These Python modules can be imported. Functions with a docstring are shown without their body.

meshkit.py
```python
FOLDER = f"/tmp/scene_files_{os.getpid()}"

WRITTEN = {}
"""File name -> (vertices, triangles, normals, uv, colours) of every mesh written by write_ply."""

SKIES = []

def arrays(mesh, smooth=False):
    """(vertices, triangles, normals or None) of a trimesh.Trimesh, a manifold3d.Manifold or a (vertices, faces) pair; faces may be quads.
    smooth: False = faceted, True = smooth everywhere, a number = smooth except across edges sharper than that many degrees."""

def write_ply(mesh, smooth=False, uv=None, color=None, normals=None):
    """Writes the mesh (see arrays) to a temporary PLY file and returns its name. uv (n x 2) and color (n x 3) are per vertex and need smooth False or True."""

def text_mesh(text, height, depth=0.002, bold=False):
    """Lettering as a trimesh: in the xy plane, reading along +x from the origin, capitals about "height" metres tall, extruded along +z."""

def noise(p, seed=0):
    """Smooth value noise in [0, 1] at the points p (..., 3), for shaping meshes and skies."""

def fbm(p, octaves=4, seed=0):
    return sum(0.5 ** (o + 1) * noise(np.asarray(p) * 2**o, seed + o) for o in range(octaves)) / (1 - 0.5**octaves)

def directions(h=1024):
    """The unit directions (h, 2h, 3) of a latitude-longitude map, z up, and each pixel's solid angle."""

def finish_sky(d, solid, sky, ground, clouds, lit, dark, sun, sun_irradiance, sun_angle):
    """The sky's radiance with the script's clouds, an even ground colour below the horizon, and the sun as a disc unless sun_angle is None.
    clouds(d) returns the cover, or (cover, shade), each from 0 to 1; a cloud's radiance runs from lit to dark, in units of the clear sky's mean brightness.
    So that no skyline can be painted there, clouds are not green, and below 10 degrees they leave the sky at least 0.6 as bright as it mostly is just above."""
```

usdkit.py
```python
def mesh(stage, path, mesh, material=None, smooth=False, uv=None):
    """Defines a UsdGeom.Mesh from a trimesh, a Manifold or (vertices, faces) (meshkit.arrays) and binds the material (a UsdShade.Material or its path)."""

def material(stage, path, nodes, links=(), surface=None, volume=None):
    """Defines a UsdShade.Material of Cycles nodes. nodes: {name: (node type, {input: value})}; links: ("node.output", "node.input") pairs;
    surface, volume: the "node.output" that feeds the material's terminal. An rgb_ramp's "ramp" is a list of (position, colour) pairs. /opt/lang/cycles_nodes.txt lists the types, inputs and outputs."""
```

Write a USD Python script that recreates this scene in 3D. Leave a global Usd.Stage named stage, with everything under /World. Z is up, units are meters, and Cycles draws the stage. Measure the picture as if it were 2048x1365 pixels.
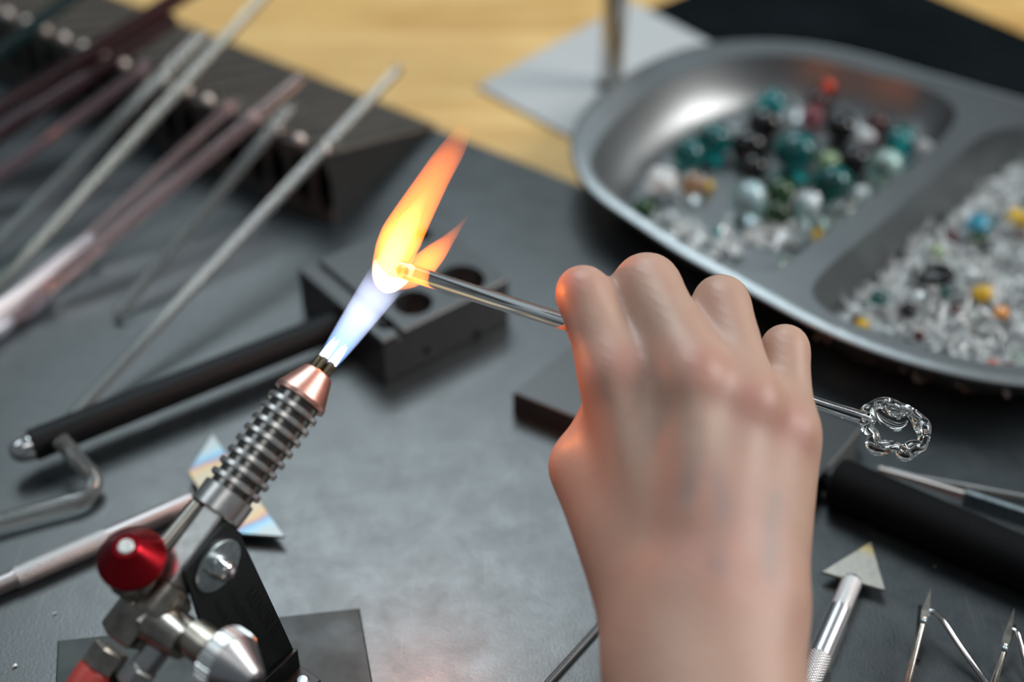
import math, random
import numpy as np, trimesh, usdkit, meshkit
from scipy.spatial import Delaunay
from shapely.geometry import Polygon, Point
from shapely import affinity
import shapely
from pxr import Usd, UsdGeom, UsdLux, UsdShade, Gf, Sdf, Vt

stage = Usd.Stage.CreateInMemory()
UsdGeom.SetStageUpAxis(stage, 'Z'); UsdGeom.SetStageMetersPerUnit(stage, 1.0)
UsdGeom.Xform.Define(stage, '/World')
T = 0.75                                   # height of the table top
# ---------------------------------------------------------------- camera
PITCH, CAMH, FPX = math.radians(40), 0.415, 2048 * 50 / 36.0
cam = UsdGeom.Camera.Define(stage, '/World/camera')
cam.AddTranslateOp().Set(Gf.Vec3d(0, 0, T + CAMH)); cam.AddRotateXOp().Set(50.0)
cam.CreateFocalLengthAttr(50.0); cam.CreateHorizontalApertureAttr(36.0); cam.CreateVerticalApertureAttr(24.0)
cam.CreateClippingRangeAttr(Gf.Vec2f(0.02, 100.0))
cam.CreateFStopAttr(3.6); cam.CreateFocusDistanceAttr(0.480)
cam.CreateExposureAttr(-0.10)
# ---------------------------------------------------------------- light of the room: soft ambience, two windows, a ceiling lamp panel
dome = UsdLux.DomeLight.Define(stage, '/World/room_light')
dome.CreateIntensityAttr(0.045); dome.CreateColorAttr(Gf.Vec3f(0.82, 0.93, 1.0))

def rect(name, pos, target, w, h, power, color):
    l = UsdLux.RectLight.Define(stage, '/World/' + name)
    l.CreateWidthAttr(w); l.CreateHeightAttr(h); l.CreateIntensityAttr(power); l.CreateColorAttr(Gf.Vec3f(*color))
    p, t = Gf.Vec3d(*pos), Gf.Vec3d(*target)
    l.AddTransformOp().Set(Gf.Matrix4d().SetLookAt(p, t, Gf.Vec3d(0, 0, 1)).GetInverse())

rect('window_light_back', (-0.24, 1.55, T + 1.80), (-0.02, 0.35, T), 0.95, 1.0, 10.0, (0.80, 0.94, 1.0))
rect('ceiling_lamp_light', (0.25, -0.45, T + 1.80), (0.10, .2, T), 1.0, 0.40, 2.4, (1.0, 0.985, 0.96))
rect('window_light_left', (-1.55, 0.75, T + 1.95), (-0.1, .3, T), 0.9, 0.9, 2.2, (0.85, 0.95, 1.0))
rect('window_light_side', (1.75, 0.50, T + 1.25), (0.05, 0.4, T), 0.9, 1.1, 12.5, (1.0, 0.97, 0.94))

# ---------------------------------------------------------------- helpers
cp, sp = math.cos(PITCH), math.sin(PITCH)
EYE = np.array([0, 0, T + CAMH])
def ray(u, v):
    a, b = (u - 1024) / FPX, (v - 682.5) / FPX
    return np.array([a, cp - b * sp, -sp - b * cp])       # one unit of depth along the lens axis
def P(u, v, h=0.0):                                       # the point at height h over the table
    d = ray(u, v); return EYE + d * (h - CAMH) / d[2]
def D(u, v, depth): return EYE + ray(u, v) * depth        # the point at that distance along the lens axis
def on_plane(u, v, p0, n):
    d = ray(u, v); return EYE + d * (np.dot(p0 - EYE, n) / np.dot(d, n))
def unit(v): v = np.asarray(v, float); return v / np.linalg.norm(v)
A3 = np.asarray

used = {}
def numbered(path):
    k = used.get(path, 0); used[path] = k + 1
    return path if k == 0 else f'{path}_{k:03d}'
def tag(prim, label=None, cat=None, group=None, kind=None):
    for k, v in (('label', label), ('category', cat), ('group', group), ('kind', kind)):
        if v: prim.SetCustomDataByKey(k, v)
class Thing:
    def __init__(s, name, label, cat, loc, group=None, kind=None):
        s.path = numbered('/World/' + name); s.loc = A3(loc, float)
        x = UsdGeom.Xform.Define(stage, s.path); x.AddTranslateOp().Set(Gf.Vec3d(*s.loc)); s.prim = x.GetPrim()
        tag(s.prim, label, cat, group, kind)
    def part(s, name, mesh, m, smooth=35, under=None, label=None, kind=None):
        path = numbered((under or s.path) + '/' + name)
        v, f, n = meshkit.arrays(mesh, smooth)
        g = usdkit.mesh(stage, path, (v - s.loc, f), m, False)
        if n is not None:
            g.CreateNormalsAttr(Vt.Vec3fArray.FromNumpy(n.astype(np.float32))); g.SetNormalsInterpolation('vertex')
        tag(g.GetPrim(), label, None, None, kind)
        return path
def solo(name, mesh, m, label, cat, group=None, kind=None, smooth=35, loc=None):
    path = numbered('/World/' + name)
    v, f, n = meshkit.arrays(mesh, smooth)
    loc = A3([*(v[:, :2].min(0) + v[:, :2].max(0)) / 2, v[:, 2].min()]) if loc is None else A3(loc)
    g = usdkit.mesh(stage, path, (v - loc, f), m, False)
    g.AddTranslateOp().Set(Gf.Vec3d(*map(float, loc)))
    if n is not None:
        g.CreateNormalsAttr(Vt.Vec3fArray.FromNumpy(n.astype(np.float32))); g.SetNormalsInterpolation('vertex')
    tag(g.GetPrim(), label, cat, group, kind)
    return g
def cat(*ms):
    ms = [m if isinstance(m, trimesh.Trimesh) else trimesh.Trimesh(*m, process=False) for m in ms]
    return trimesh.util.concatenate(ms)
def frame(a):
    a = unit(a); x = np.cross(a, [0, 0, 1.0])
    x = unit(x) if np.linalg.norm(x) > 1e-4 else A3([1.0, 0, 0])
    return x, np.cross(a, x), a
def lathe(profile, o, a, n=48, ripple=None, start=0.0):
    """profile: (radius, distance along a); open ends are closed with a flat cap."""
    x, y, a = frame(a); pr = list(profile)
    if pr[0][0] > 1e-9: pr = [(0, pr[0][1])] + pr
    if pr[-1][0] > 1e-9: pr = pr + [(0, pr[-1][1])]
    th = np.arange(n) * 2 * np.pi / n + start; v, f = [], []; rows = []
    for r, s in pr:
        if r <= 1e-9: rows.append([len(v)]); v.append(o + a * s)
        else:
            rr = r * (1 + (ripple(th, s) if ripple else 0)) * np.ones(n)
            rows.append(list(range(len(v), len(v) + n))); v += list(o + a * s + np.outer(rr * np.cos(th), x) + np.outer(rr * np.sin(th), y))
    for p, q in zip(rows, rows[1:]):
        for i in range(n):
            j = (i + 1) % n
            if len(p) == 1 and len(q) > 1: f.append((p[0], q[i], q[j]))
            elif len(q) == 1 and len(p) > 1: f.append((p[i], q[0], p[j]))
            elif len(p) > 1: f += [(p[i], q[i], q[j]), (p[i], q[j], p[j])]
    m = trimesh.Trimesh(v, f, process=False); m.fix_normals(); return m
def rod(p, q, r, n=24, r2=None, bevel=None):
    L = np.linalg.norm(q - p); b = min(r * .35, L * .3) if bevel is None else bevel; r2 = r if r2 is None else r2
    return lathe([(r - b, 0), (r, b), (r2, L - b), (r2 - b, L)], p, q - p, n)
def tube(pts, radii, n=16, round_end=True):
    p = A3(pts, float); radii = np.broadcast_to(A3(radii, float), (len(p),))
    t = np.gradient(p, axis=0); t /= np.linalg.norm(t, axis=1, keepdims=True)
    x = frame(t[0])[0]; v, f = [], []; th = np.arange(n) * 2 * np.pi / n
    for i in range(len(p)):
        x = unit(x - t[i] * np.dot(x, t[i])); y = np.cross(t[i], x)
        v += list(p[i] + radii[i] * (np.outer(np.cos(th), x) + np.outer(np.sin(th), y)))
    for i in range(len(p) - 1):
        for j in range(n):
            k = (j + 1) % n; f += [(i*n+j, i*n+k, (i+1)*n+k), (i*n+j, (i+1)*n+k, (i+1)*n+j)]
    c0, c1 = len(v), len(v) + 1
    v += [p[0] - t[0] * radii[0] * .5 * round_end, p[-1] + t[-1] * radii[-1] * .5 * round_end]
    for j in range(n):
        k = (j + 1) % n; f += [(c0, k, j), (c1, (len(p)-1)*n+j, (len(p)-1)*n+k)]
    m = trimesh.Trimesh(v, f, process=False); m.fix_normals(); return m
def spline(pts, n=40):
    from scipy.interpolate import CubicSpline
    pts = A3(pts, float); d = np.r_[0, np.cumsum(np.linalg.norm(np.diff(pts, axis=0), axis=1))]
    return CubicSpline(d, pts)(np.linspace(0, d[-1], n))
def hullbox(o, ax, lo, hi, b):
    """a bevelled box in the frame ax (three unit rows) around o"""
    v = []
    for c in np.ndindex(2, 2, 2):
        q = np.where(A3(c) == 1, hi, lo).astype(float); s = np.where(A3(c) == 1, -b, b)
        for k in range(3):
            w = q + s; w[k] = q[k]; v.append(o + w @ A3(ax))
    return trimesh.Trimesh(v, process=False).convex_hull
def slab(poly, z0, z1, bevel=0.0004):
    """upright prism of a world xy polygon with a small chamfer on its top rim"""
    pg = poly if isinstance(poly, Polygon) else Polygon([tuple(p[:2]) for p in poly])
    a = trimesh.creation.extrude_polygon(pg, z1 - z0 - bevel, engine='earcut'); a.apply_translation([0, 0, z0])
    if not bevel or pg.interiors: return a
    if pg.convex_hull.area > pg.area * 1.0005: return a
    inner = pg.buffer(-bevel)
    pts = [(x, y, z0) for x, y in pg.exterior.coords] + [(x, y, z1 - bevel) for x, y in pg.exterior.coords] + [(x, y, z1) for x, y in inner.exterior.coords]
    return trimesh.Trimesh(pts, process=False).convex_hull
def plane_prism(pts2, o, ex, ey, n, t):
    """polygon in the plane (o, ex, ey) extruded by t along n"""
    pg = pts2 if isinstance(pts2, Polygon) else Polygon(pts2)
    m = trimesh.creation.extrude_polygon(pg, t, engine='earcut')
    v = m.vertices; m = trimesh.Trimesh(o + np.outer(v[:, 0], ex) + np.outer(v[:, 1], ey) + np.outer(v[:, 2], n), m.faces, process=False)
    m.fix_normals(); return m
def ball(c, r, sub=3, squash=(1, 1, 1), wob=0, seed=0):
    m = trimesh.creation.icosphere(sub, 1.0); v = np.array(m.vertices)
    if wob: v = v * (1 + wob * (meshkit.fbm(v * 1.6 + seed * 7.3, 2, seed)[:, None] - .5))
    return trimesh.Trimesh(v * r * A3(squash) + c, m.faces, process=False)

# ---------------------------------------------------------------- materials
def mat(name, nodes, links=(), surface='p.BSDF', volume=None):
    return usdkit.material(stage, '/World/Looks/' + name, nodes, links, surface, volume)
def plain(name, color, rough=.5, metal=0, bump=0, bscale=300, var=0, vscale=60, **kw):
    nodes = {'p': ('principled_bsdf', dict(base_color=color, roughness=rough, metallic=metal, **kw))}; links = []
    nodes['g'] = ('geometry', {})
    if bump:
        nodes['n'] = ('noise_texture', dict(scale=bscale, detail=4)); nodes['b'] = ('bump', dict(strength=bump, distance=.0005))
        links += [('g.position', 'n.vector'), ('n.fac', 'b.height'), ('b.normal', 'p.normal')]
    if var:
        c = A3(color)
        nodes['n2'] = ('noise_texture', dict(scale=vscale, detail=5, roughness=.6)); nodes['r'] = ('rgb_ramp', dict(ramp=[(.3, c * (1 - var)), (.7, np.minimum(c * (1 + var), 1))]))
        links += [('g.position', 'n2.vector'), ('n2.fac', 'r.fac'), ('r.color', 'p.base_color')]
    return mat(name, nodes, links)
def glass(name, color, rough=.02, milk=0.0, milk_color=None):
    nodes = {'p': ('principled_bsdf', dict(base_color=color, roughness=rough, ior=1.5, transmission_weight=1.0))}
    if not milk: return mat(name, nodes)
    nodes['d'] = ('principled_bsdf', dict(base_color=milk_color or color, roughness=.10)); nodes['x'] = ('mix_closure', dict(fac=milk))
    return mat(name, nodes, [('p.BSDF', 'x.closure1'), ('d.BSDF', 'x.closure2')], 'x.closure')

def table_material(name, base, blotch, rough):
    n = {'g': ('geometry', {}), 'p': ('principled_bsdf', dict(roughness=rough, specular_ior_level=1.0)),
         'n1': ('noise_texture', dict(scale=22, detail=6, roughness=.62)), 'r1': ('rgb_ramp', dict(ramp=[(.3, base), (.72, blotch)])),
         'rr': ('map_range', dict(from_min=.3, from_max=.7, to_min=rough - .06, to_max=rough + .06)), 'n3': ('noise_texture', dict(scale=60, detail=9, roughness=.7, distortion=.3))}
    l = [('g.position', 'n1.vector'), ('n1.fac', 'r1.fac'), ('g.position', 'n3.vector'), ('n3.fac', 'rr.value'), ('rr.result', 'p.roughness')]
    prev = 'r1.color'
    for i, (ang, sc, th) in enumerate([(.6, (900, 22, 1), .73), (-.9, (800, 16, 1), .75), (1.35, (1000, 30, 1), .74)]):
        n[f'm{i}'] = ('mapping', dict(rotation=(0, 0, ang), scale=sc)); n[f's{i}'] = ('noise_texture', dict(scale=1, detail=1, distortion=.4))
        n[f'q{i}'] = ('map_range', dict(from_min=th, from_max=th + .05, to_min=0, to_max=.30, clamp=True))
        n[f'x{i}'] = ('mix_color', dict(b=(.16, .17, .175)))
        l += [('g.position', f'm{i}.vector'), (f'm{i}.vector', f's{i}.vector'), (f's{i}.fac', f'q{i}.value'), (f'q{i}.result', f'x{i}.fac'), (prev, f'x{i}.a')]
        prev = f'x{i}.result'
    n['f'] = ('noise_texture', dict(scale=900, detail=3)); n['b'] = ('bump', dict(strength=.18, distance=.0004))
    l += [(prev, 'p.base_color'), ('g.position', 'f.vector'), ('f.fac', 'b.height'), ('b.normal', 'p.normal')]
    return mat(name, n, l)
mat_mat = table_material('slate_mat', (.008, .013, .0155), (.016, .023, .027), .37)
black_mat = plain('black_board', (.006, .008, .009), .7, var=.3, vscale=15, specular_ior_level=0.0)
wood = mat('yellow_wood', {'g': ('geometry', {}), 'm': ('mapping', dict(rotation=(0, 0, .36), scale=(5, 60, 1))), 'n': ('noise_texture', dict(scale=1, detail=5, distortion=.6)),
    'n2': ('noise_texture', dict(scale=9, detail=3)), 'r': ('rgb_ramp', dict(ramp=[(.3, (.56, .335, .10)), (.5, (.67, .435, .155)), (.7, (.75, .52, .215))])),
    'r2': ('rgb_ramp', dict(ramp=[(.35, (.78, .70, .62)), (.6, (1, 1, 1))])), 'x': ('mix_color', dict(blend_type='multiply', fac=.8)), 'p': ('principled_bsdf', dict(roughness=.45))},
    [('g.position', 'm.vector'), ('m.vector', 'n.vector'), ('n.fac', 'r.fac'), ('g.position', 'n2.vector'), ('n2.fac', 'r2.fac'), ('r.color', 'x.a'), ('r2.color', 'x.b'), ('x.result', 'p.base_color')])
steel = plain('brushed_steel', (.60, .595, .59), .32, 1, bump=.05, bscale=900, var=.12, vscale=200)
dark_steel = plain('dark_steel', (.16, .155, .15), .3, 1, bump=.05, bscale=700)
tube_nickel = plain('pale_nickel', (.52, .49, .44), .3, 1, bump=.08, bscale=500, var=.15, vscale=180)
nickel = plain('tarnished_nickel', (.36, .33, .29), .27, 1, bump=.12, bscale=500, var=.35, vscale=180)
zinc = plain('zinc_plate', (.42, .50, .53), .38, 1, var=.2, vscale=400)
chrome = plain('chrome', (.72, .73, .74), .12, 1)
aluminium = plain('satin_aluminium', (.56, .56, .58), .30, 1)
tray_steel = plain('pressed_steel', (.245, .255, .26), .40, 1, bump=.03, bscale=500, var=.06, vscale=30)
copper = plain('copper', (.58, .34, .29), .38, 1, var=.15, vscale=250)
graphite = plain('graphite', (.011, .013, .015), .40, 0, specular_ior_level=.75, bump=.08, bscale=900, var=.2)
black_paint = plain('black_paint', (.011, .013, .014), .42, specular_ior_level=.35)
black_print = plain('black_print', (.0025, .003, .0035), .6)
rubber = plain('rough_rubber', (.003, .0038, .0042), .65, 0, specular_ior_level=.10, bump=.9, bscale=1400)
red_anod = plain('red_anodised', (.33, .008, .016), .24, .9)
red_hose = plain('red_hose', (.42, .045, .035), .42)
white_spot = plain('pale_metal', (.62, .62, .59), .45, .6, var=.3, vscale=900)
card = plain('grey_card', (.42, .43, .435), .5)
rest_front = plain('rusty_steel', (.075, .066, .060), .5, .2, var=.4, vscale=150)
rib_metal = plain('brown_wire', (.16, .125, .10), .45, .3)
rest_metal = plain('oxidised_steel', (.027, .027, .027), .5, .3, var=.35, vscale=200)
peg_metal = plain('peg_metal', (.72, .62, .57), .35, .4)
satin = plain('satin_steel', (.60, .565, .55), .5, .5)
clear = glass('clear_glass', (.97, .98, .98))
rod_glass = glass('rod_glass', (.62, .66, .66), .05, .22, (.27, .30, .30))
pink_glass = glass('pink_glass', (.82, .66, .67), .05, .22, (.40, .30, .31))
mauve_glass = glass('mauve_glass', (.42, .30, .34), .05, .25, (.22, .16, .18))
maroon_glass = glass('maroon_glass', (.16, .04, .05), .05, .4, (.035, .012, .015))
teal_rod = glass('dark_teal_glass', (.05, .16, .17), .05, .4, (.01, .03, .032))
tan_glass = glass('smoky_glass', (.58, .62, .58), .05, .20, (.24, .25, .22))
plate_glass = mat('smoked_plate', {'p': ('principled_bsdf', dict(base_color=(.022, .031, .031), roughness=.3, specular_ior_level=.35)), 'g': ('geometry', {}),
    'n': ('noise_texture', dict(scale=70, detail=6)), 'r': ('map_range', dict(from_min=.3, from_max=.7, to_min=.36, to_max=.52))}, [('g.position', 'n.vector'), ('n.fac', 'r.value'), ('r.result', 'p.roughness')])
def knurl_material(name, color):
    return mat(name, {'t': ('texture_coordinate', {}), 'p': ('principled_bsdf', dict(base_color=color, metallic=1, roughness=.42)), 'n': ('noise_texture', dict(scale=300))},
        [('t.object', 'n.vector')])
knurled = knurl_material('knurled_aluminium', (.50, .49, .49))

# ---------------------------------------------------------------- structure: floor, table, mats
solo('floor', trimesh.creation.box([6, 6, .02], trimesh.transformations.translation_matrix([0, .5, -.01])), plain('floor_paint', (.05, .05, .052), .6), 'dark floor under the workbench', 'floor', kind='structure')
mdir = unit((P(1150, 365) - P(860, 250)) * [1, 1, 0]); mnorm = np.array([-mdir[1], mdir[0], 0])
M0 = P(1000, 305.5)
bench = Thing('workbench', 'yellow wooden workbench under the dark mats', 'table', (0, .45, 0))
cx = M0 + mnorm * .0
def quad(a0, a1, b0, b1, o=M0): return [o + mdir * a + mnorm * b for a, b in ((a0, b0), (a1, b0), (a1, b1), (a0, b1))]
MAT_T = .003
bench.part('tabletop', slab(quad(-.62, .62, -.82, .36), T - .03 - MAT_T, T - MAT_T, .001), wood, False)
for a, b in ((-.58, -.78), (.58, -.78), (-.58, .32), (.58, .32)):
    c = M0 + mdir * a + mnorm * b
    bench.part('leg', hullbox(A3([c[0], c[1], 0]), (mdir, mnorm, A3([0, 0, 1.])), A3([-.03, -.03, 0]), A3([.03, .03, T - .03 - MAT_T]), .002), wood, False)
solo('work_mat', slab(quad(-.60, .60, -.80, 0), T - MAT_T, T, .0008), mat_mat, 'large dark grey scratched work mat covering the bench', 'mat', smooth=False)
e0, e1 = P(1290, 33, -MAT_T), P(1401, 90, -MAT_T); ed = unit(e1 - e0); en = np.array([-ed[1], ed[0], 0])
solo('black_board', slab([e0 - ed * .004, e0 + ed * .42, e0 + ed * .42 + en * .16, e0 - ed * .004 + en * .16], T - MAT_T, T - .001, .0005), black_mat, 'matt black board lying at the far right behind the tray', 'board', smooth=False)
# ---------------------------------------------------------------- rod rest (upper left) and the glass rods leaning on it
ZR = .0400
RL, RR = P(25, 30, ZR), P(655, 300, ZR)
re_ = unit((RR - RL) * [1, 1, 0]); rn = np.array([-re_[1], re_[0], 0])         # rn points away from the viewer
pitch_rest = np.linalg.norm(RR - RL) / 15
UP = A3([0, 0, 1.0])
back_w = float(np.dot(P(872, 252) - RR, rn)); end_x = float(np.dot(P(872, 252) - RR, re_)); end_f = float(np.dot(P(650, 430) - RR, re_))
NL = 21
rest = Thing('rod_rest', 'dark bent sheet metal rod rest with a row of small bright pegs', 'rod rest', [*(RR - re_ * .06)[:2], T])
def rest_pt(e, b, z): return RR + re_ * e + rn * b + UP * (z - ZR)
# front sheet with one oval opening under every peg
front = Polygon([(-NL * pitch_rest, 0), (.004, 0), (.004, ZR - .001), (-NL * pitch_rest, ZR - .001)])
for k in range(NL):
    front = front.difference(affinity.scale(Point(-k * pitch_rest, .019).buffer(1, 12), pitch_rest * .33, .0145))
rest.part('front_sheet', plane_prism(front, rest_pt(0, -.0035, 0) * [1, 1, 0] + [0, 0, T], re_, UP, -rn, .0009), rest_front, False)
# sloping back sheet, with its right end running down to the back corner
a, b, c, d = rest_pt(-NL * pitch_rest, -.003, ZR - .001), rest_pt(.004, -.003, ZR - .001), rest_pt(end_x, back_w, .001), rest_pt(end_x - NL * pitch_rest, back_w, .001)
bn = unit(np.cross(b - a, d - a)); q = np.vstack([A3([a, b, c, d]), A3([a, b, c, d]) - bn * .001])
rest.part('back_sheet', trimesh.Trimesh(q, process=False).convex_hull, rest_metal, False)
gus = [rest_pt(.0035, -.003, .0005), rest_pt(.0035, -.003, ZR - .001), rest_pt(end_x - .0005, back_w, .0005)]
rest.part('end_plate', trimesh.Trimesh(np.vstack([A3(gus), A3(gus) - re_ * .001]), process=False).convex_hull, rest_metal, False)
for k in range(1, 15):
    t = k / 15
    rest.part('cross_wire', tube([a + (d - a) * t + bn * .0004, b + (c - b) * t + bn * .0004], .0006, 6), peg_metal if k == 20 else nickel)
for k in range(NL):
    e = -k * pitch_rest; base = rest_pt(e, -.0025, ZR)
    pg = rest.part('peg', ball(base + UP * .0014, .0029, 2), peg_metal, True)
    rest.part('rib', tube([base - UP * .0008, rest_pt(e + end_x * .92, back_w * .97, .0022)], .0009, 6), rib_metal)

def lean(near, cross, far, r, near_h=0.0):
    """a rod lying with its near end on the table and resting on the ridge: near and far ends where its outline shows them"""
    N = P(near[0], near[1], near_h + r)
    zc = ZR + .0008 + r; C = P(cross[0], cross[1], zc); d = C - N
    lo, hi = .3, 4.0
    for _ in range(50):
        t = (lo + hi) / 2; q = N + d * t - EYE; dep = q[1] * cp - q[2] * sp; v = 682.5 + FPX * (-(q[1] * sp + q[2] * cp)) / dep
        lo, hi = (t, hi) if v > far[1] else (lo, t)
    return N, N + d * (lo + hi) / 2
rods = [
 ((232, 632), (548, 255), (584, 212), 0.0030, rod_glass, 'short clear glass rod whose near end lies on the mat left of the graphite block'),
 ((138, 842), (668, 275), (782, 135), 0.0028, rod_glass, 'long clear glass rod nearest the block, far tip over the yellow wood'),
 ((20, 640), (505, 238), (600, 155), 0.0036, pink_glass, 'thick pink glass rod ending above the rod rest beside the yellow wood'),
 ((96, 548), (447, 225), (480, 200), 0.0028, pink_glass, 'thin brownish pink glass rod just left of the thick pink rod'),
 ((-60, 545), (318, 160), (404, 66), 0.0034, rod_glass, 'pale grey glass rod ending at the edge of the yellow wood'),
 ((-70, 650), (352, 185), (585, -50), 0.0030, tan_glass, 'long smoky glass rod crossing the yellow wood at the top'),
 ((-130, 445), (262, 155), (300, 128), 0.0032, mauve_glass, 'mauve glass rod with its far end between two pegs of the rest'),
 ((-180, 372), (150, 165), (170, 150), 0.0029, mauve_glass, 'short mauve glass rod at the left edge of the photo'),
 ((-260, 385), (198, 95), (400, -40), 0.0048, maroon_glass, 'thick blackish maroon glass rod crossing the rest'),
 ((-190, 400), (238, 112), (338, 36), 0.0039, maroon_glass, 'maroon glass rod ending at the corner of the yellow wood'),
 ((-330, 350), (52, 62), (150, -30), 0.0039, teal_rod, 'dark teal glass rod in the top left corner'),
]
for near, cross, far, r, m, lab in rods:
    N, F = lean(near, cross, far, r)
    solo('glass_rod', rod(N, F, r, 20), m, lab, 'glass rod', loc=(N + F) / 2)
# a second pinkish rod lying nearer, its bright cut end towards the rest
N, F = P(-190, 765, .0105), P(186, 478, .0115)
solo('glass_rod', rod(N, F, .0042, 20), glass('pale_pink_glass', (.97, .92, .94), .03, .34, (.88, .80, .83)), 'bright pale pink glass rod with its cut end at the left edge of the photo', 'glass rod', loc=(N + F) / 2)
solo('glass_rod', rod(P(-200, 790, .0034) , P(95, 590, .0034), .0034, 20), glass('lilac_glass', (.90, .88, .97), .04, .2, (.6, .6, .72)), 'short lilac clear glass rod beneath the bright pale pink rod', 'glass rod', loc=P(0, 650, .003))
# bent clear rod lower left
bend = spline([P(-120, 1075, .004), P(40, 1032, .004), P(140, 1005, .004)], 14)
arc = spline([P(140, 1005, .004), P(176, 990, .0042), P(188, 966, .006), P(172, 940, .010)], 12)[1:]
solo('bent_glass_rod', tube(np.vstack([bend, arc, [P(120, 880, .018)]]), .0036, 16), rod_glass, 'clear glass rod bent at a sharp angle below the black handle tip', 'glass rod', loc=P(60, 1025))
# ---------------------------------------------------------------- divided steel tray with its glass
ZT = .028
def world_poly(px, h): return A3([P(u, v, h)[:2] for u, v in px])
def smooth_closed(p, n=220):
    from scipy.interpolate import splprep, splev
    tck, _ = splprep([np.r_[p[:, 0], p[0, 0]], np.r_[p[:, 1], p[0, 1]]], s=0, per=True)
    return np.stack(splev(np.linspace(0, 1, n, endpoint=False), tck), 1)
rim = smooth_closed(world_poly([(1146, 300), (1158, 238), (1212, 178), (1290, 128), (1385, 92), (1490, 80), (1600, 84), (1720, 106), (1850, 142), (2048, 198), (2300, 290), (2480, 420), (2500, 580), (2380, 710), (2200, 764), (2048, 766), (1900, 742), (1750, 698), (1600, 632), (1480, 566), (1370, 506), (1270, 440), (1180, 372)], ZT), 260)
left_c = smooth_closed(world_poly([(1178, 335), (1190, 290), (1245, 225), (1330, 162), (1425, 124), (1530, 108), (1650, 120), (1770, 152), (1868, 182), (1912, 218), (1900, 262), (1845, 318), (1740, 398), (1640, 478), (1570, 530), (1520, 548), (1465, 540), (1380, 496), (1290, 440), (1215, 385)], ZT))
right_c = smooth_closed(world_poly([(1622, 588), (1642, 545), (1720, 478), (1830, 385), (1930, 296), (1985, 262), (2060, 254), (2160, 280), (2290, 360), (2380, 470), (2400, 580), (2310, 672), (2180, 718), (2048, 735), (1900, 712), (1780, 676), (1668, 632)], ZT))
rimP, lP, rP = Polygon(rim), Polygon(left_c), Polygon(right_c)
x0, y0, x1, y1 = rimP.bounds; g = .0020
gx, gy = np.meshgrid(np.arange(x0, x1, g), np.arange(y0, y1, g)); pts = np.stack([gx.ravel(), gy.ravel()], 1)
pts = pts[shapely.contains_xy(rimP.buffer(-g * .6), pts[:, 0], pts[:, 1])]
def offs(c, poly, o):
    q = poly.buffer(o, 32); return A3([q.exterior.interpolate(t, normalized=True).coords[0] for t in np.linspace(0, 1, 420, endpoint=False)])
extra = np.vstack([offs(None, pl_, o) for pl_ in (lP, rP) for o in (.0006, 0, -.0006, -.0014, -.0024)])
from scipy.spatial import cKDTree
pts = pts[cKDTree(extra).query(pts)[0] > .0009]
extra = extra[shapely.contains_xy(rimP.buffer(-g * .6), extra[:, 0], extra[:, 1])]
pts = np.vstack([pts, extra, rim])
def inside_dist(poly, p):
    q = shapely.points(p); return np.where(shapely.contains(poly, q), shapely.distance(poly.exterior, q), 0)
def sstep(t): t = np.clip(t, 0, 1); return t * t * (3 - 2 * t)
FLOOR_L, FLOOR_R = .0022, .0014
rim_d = inside_dist(rimP, pts)
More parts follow.
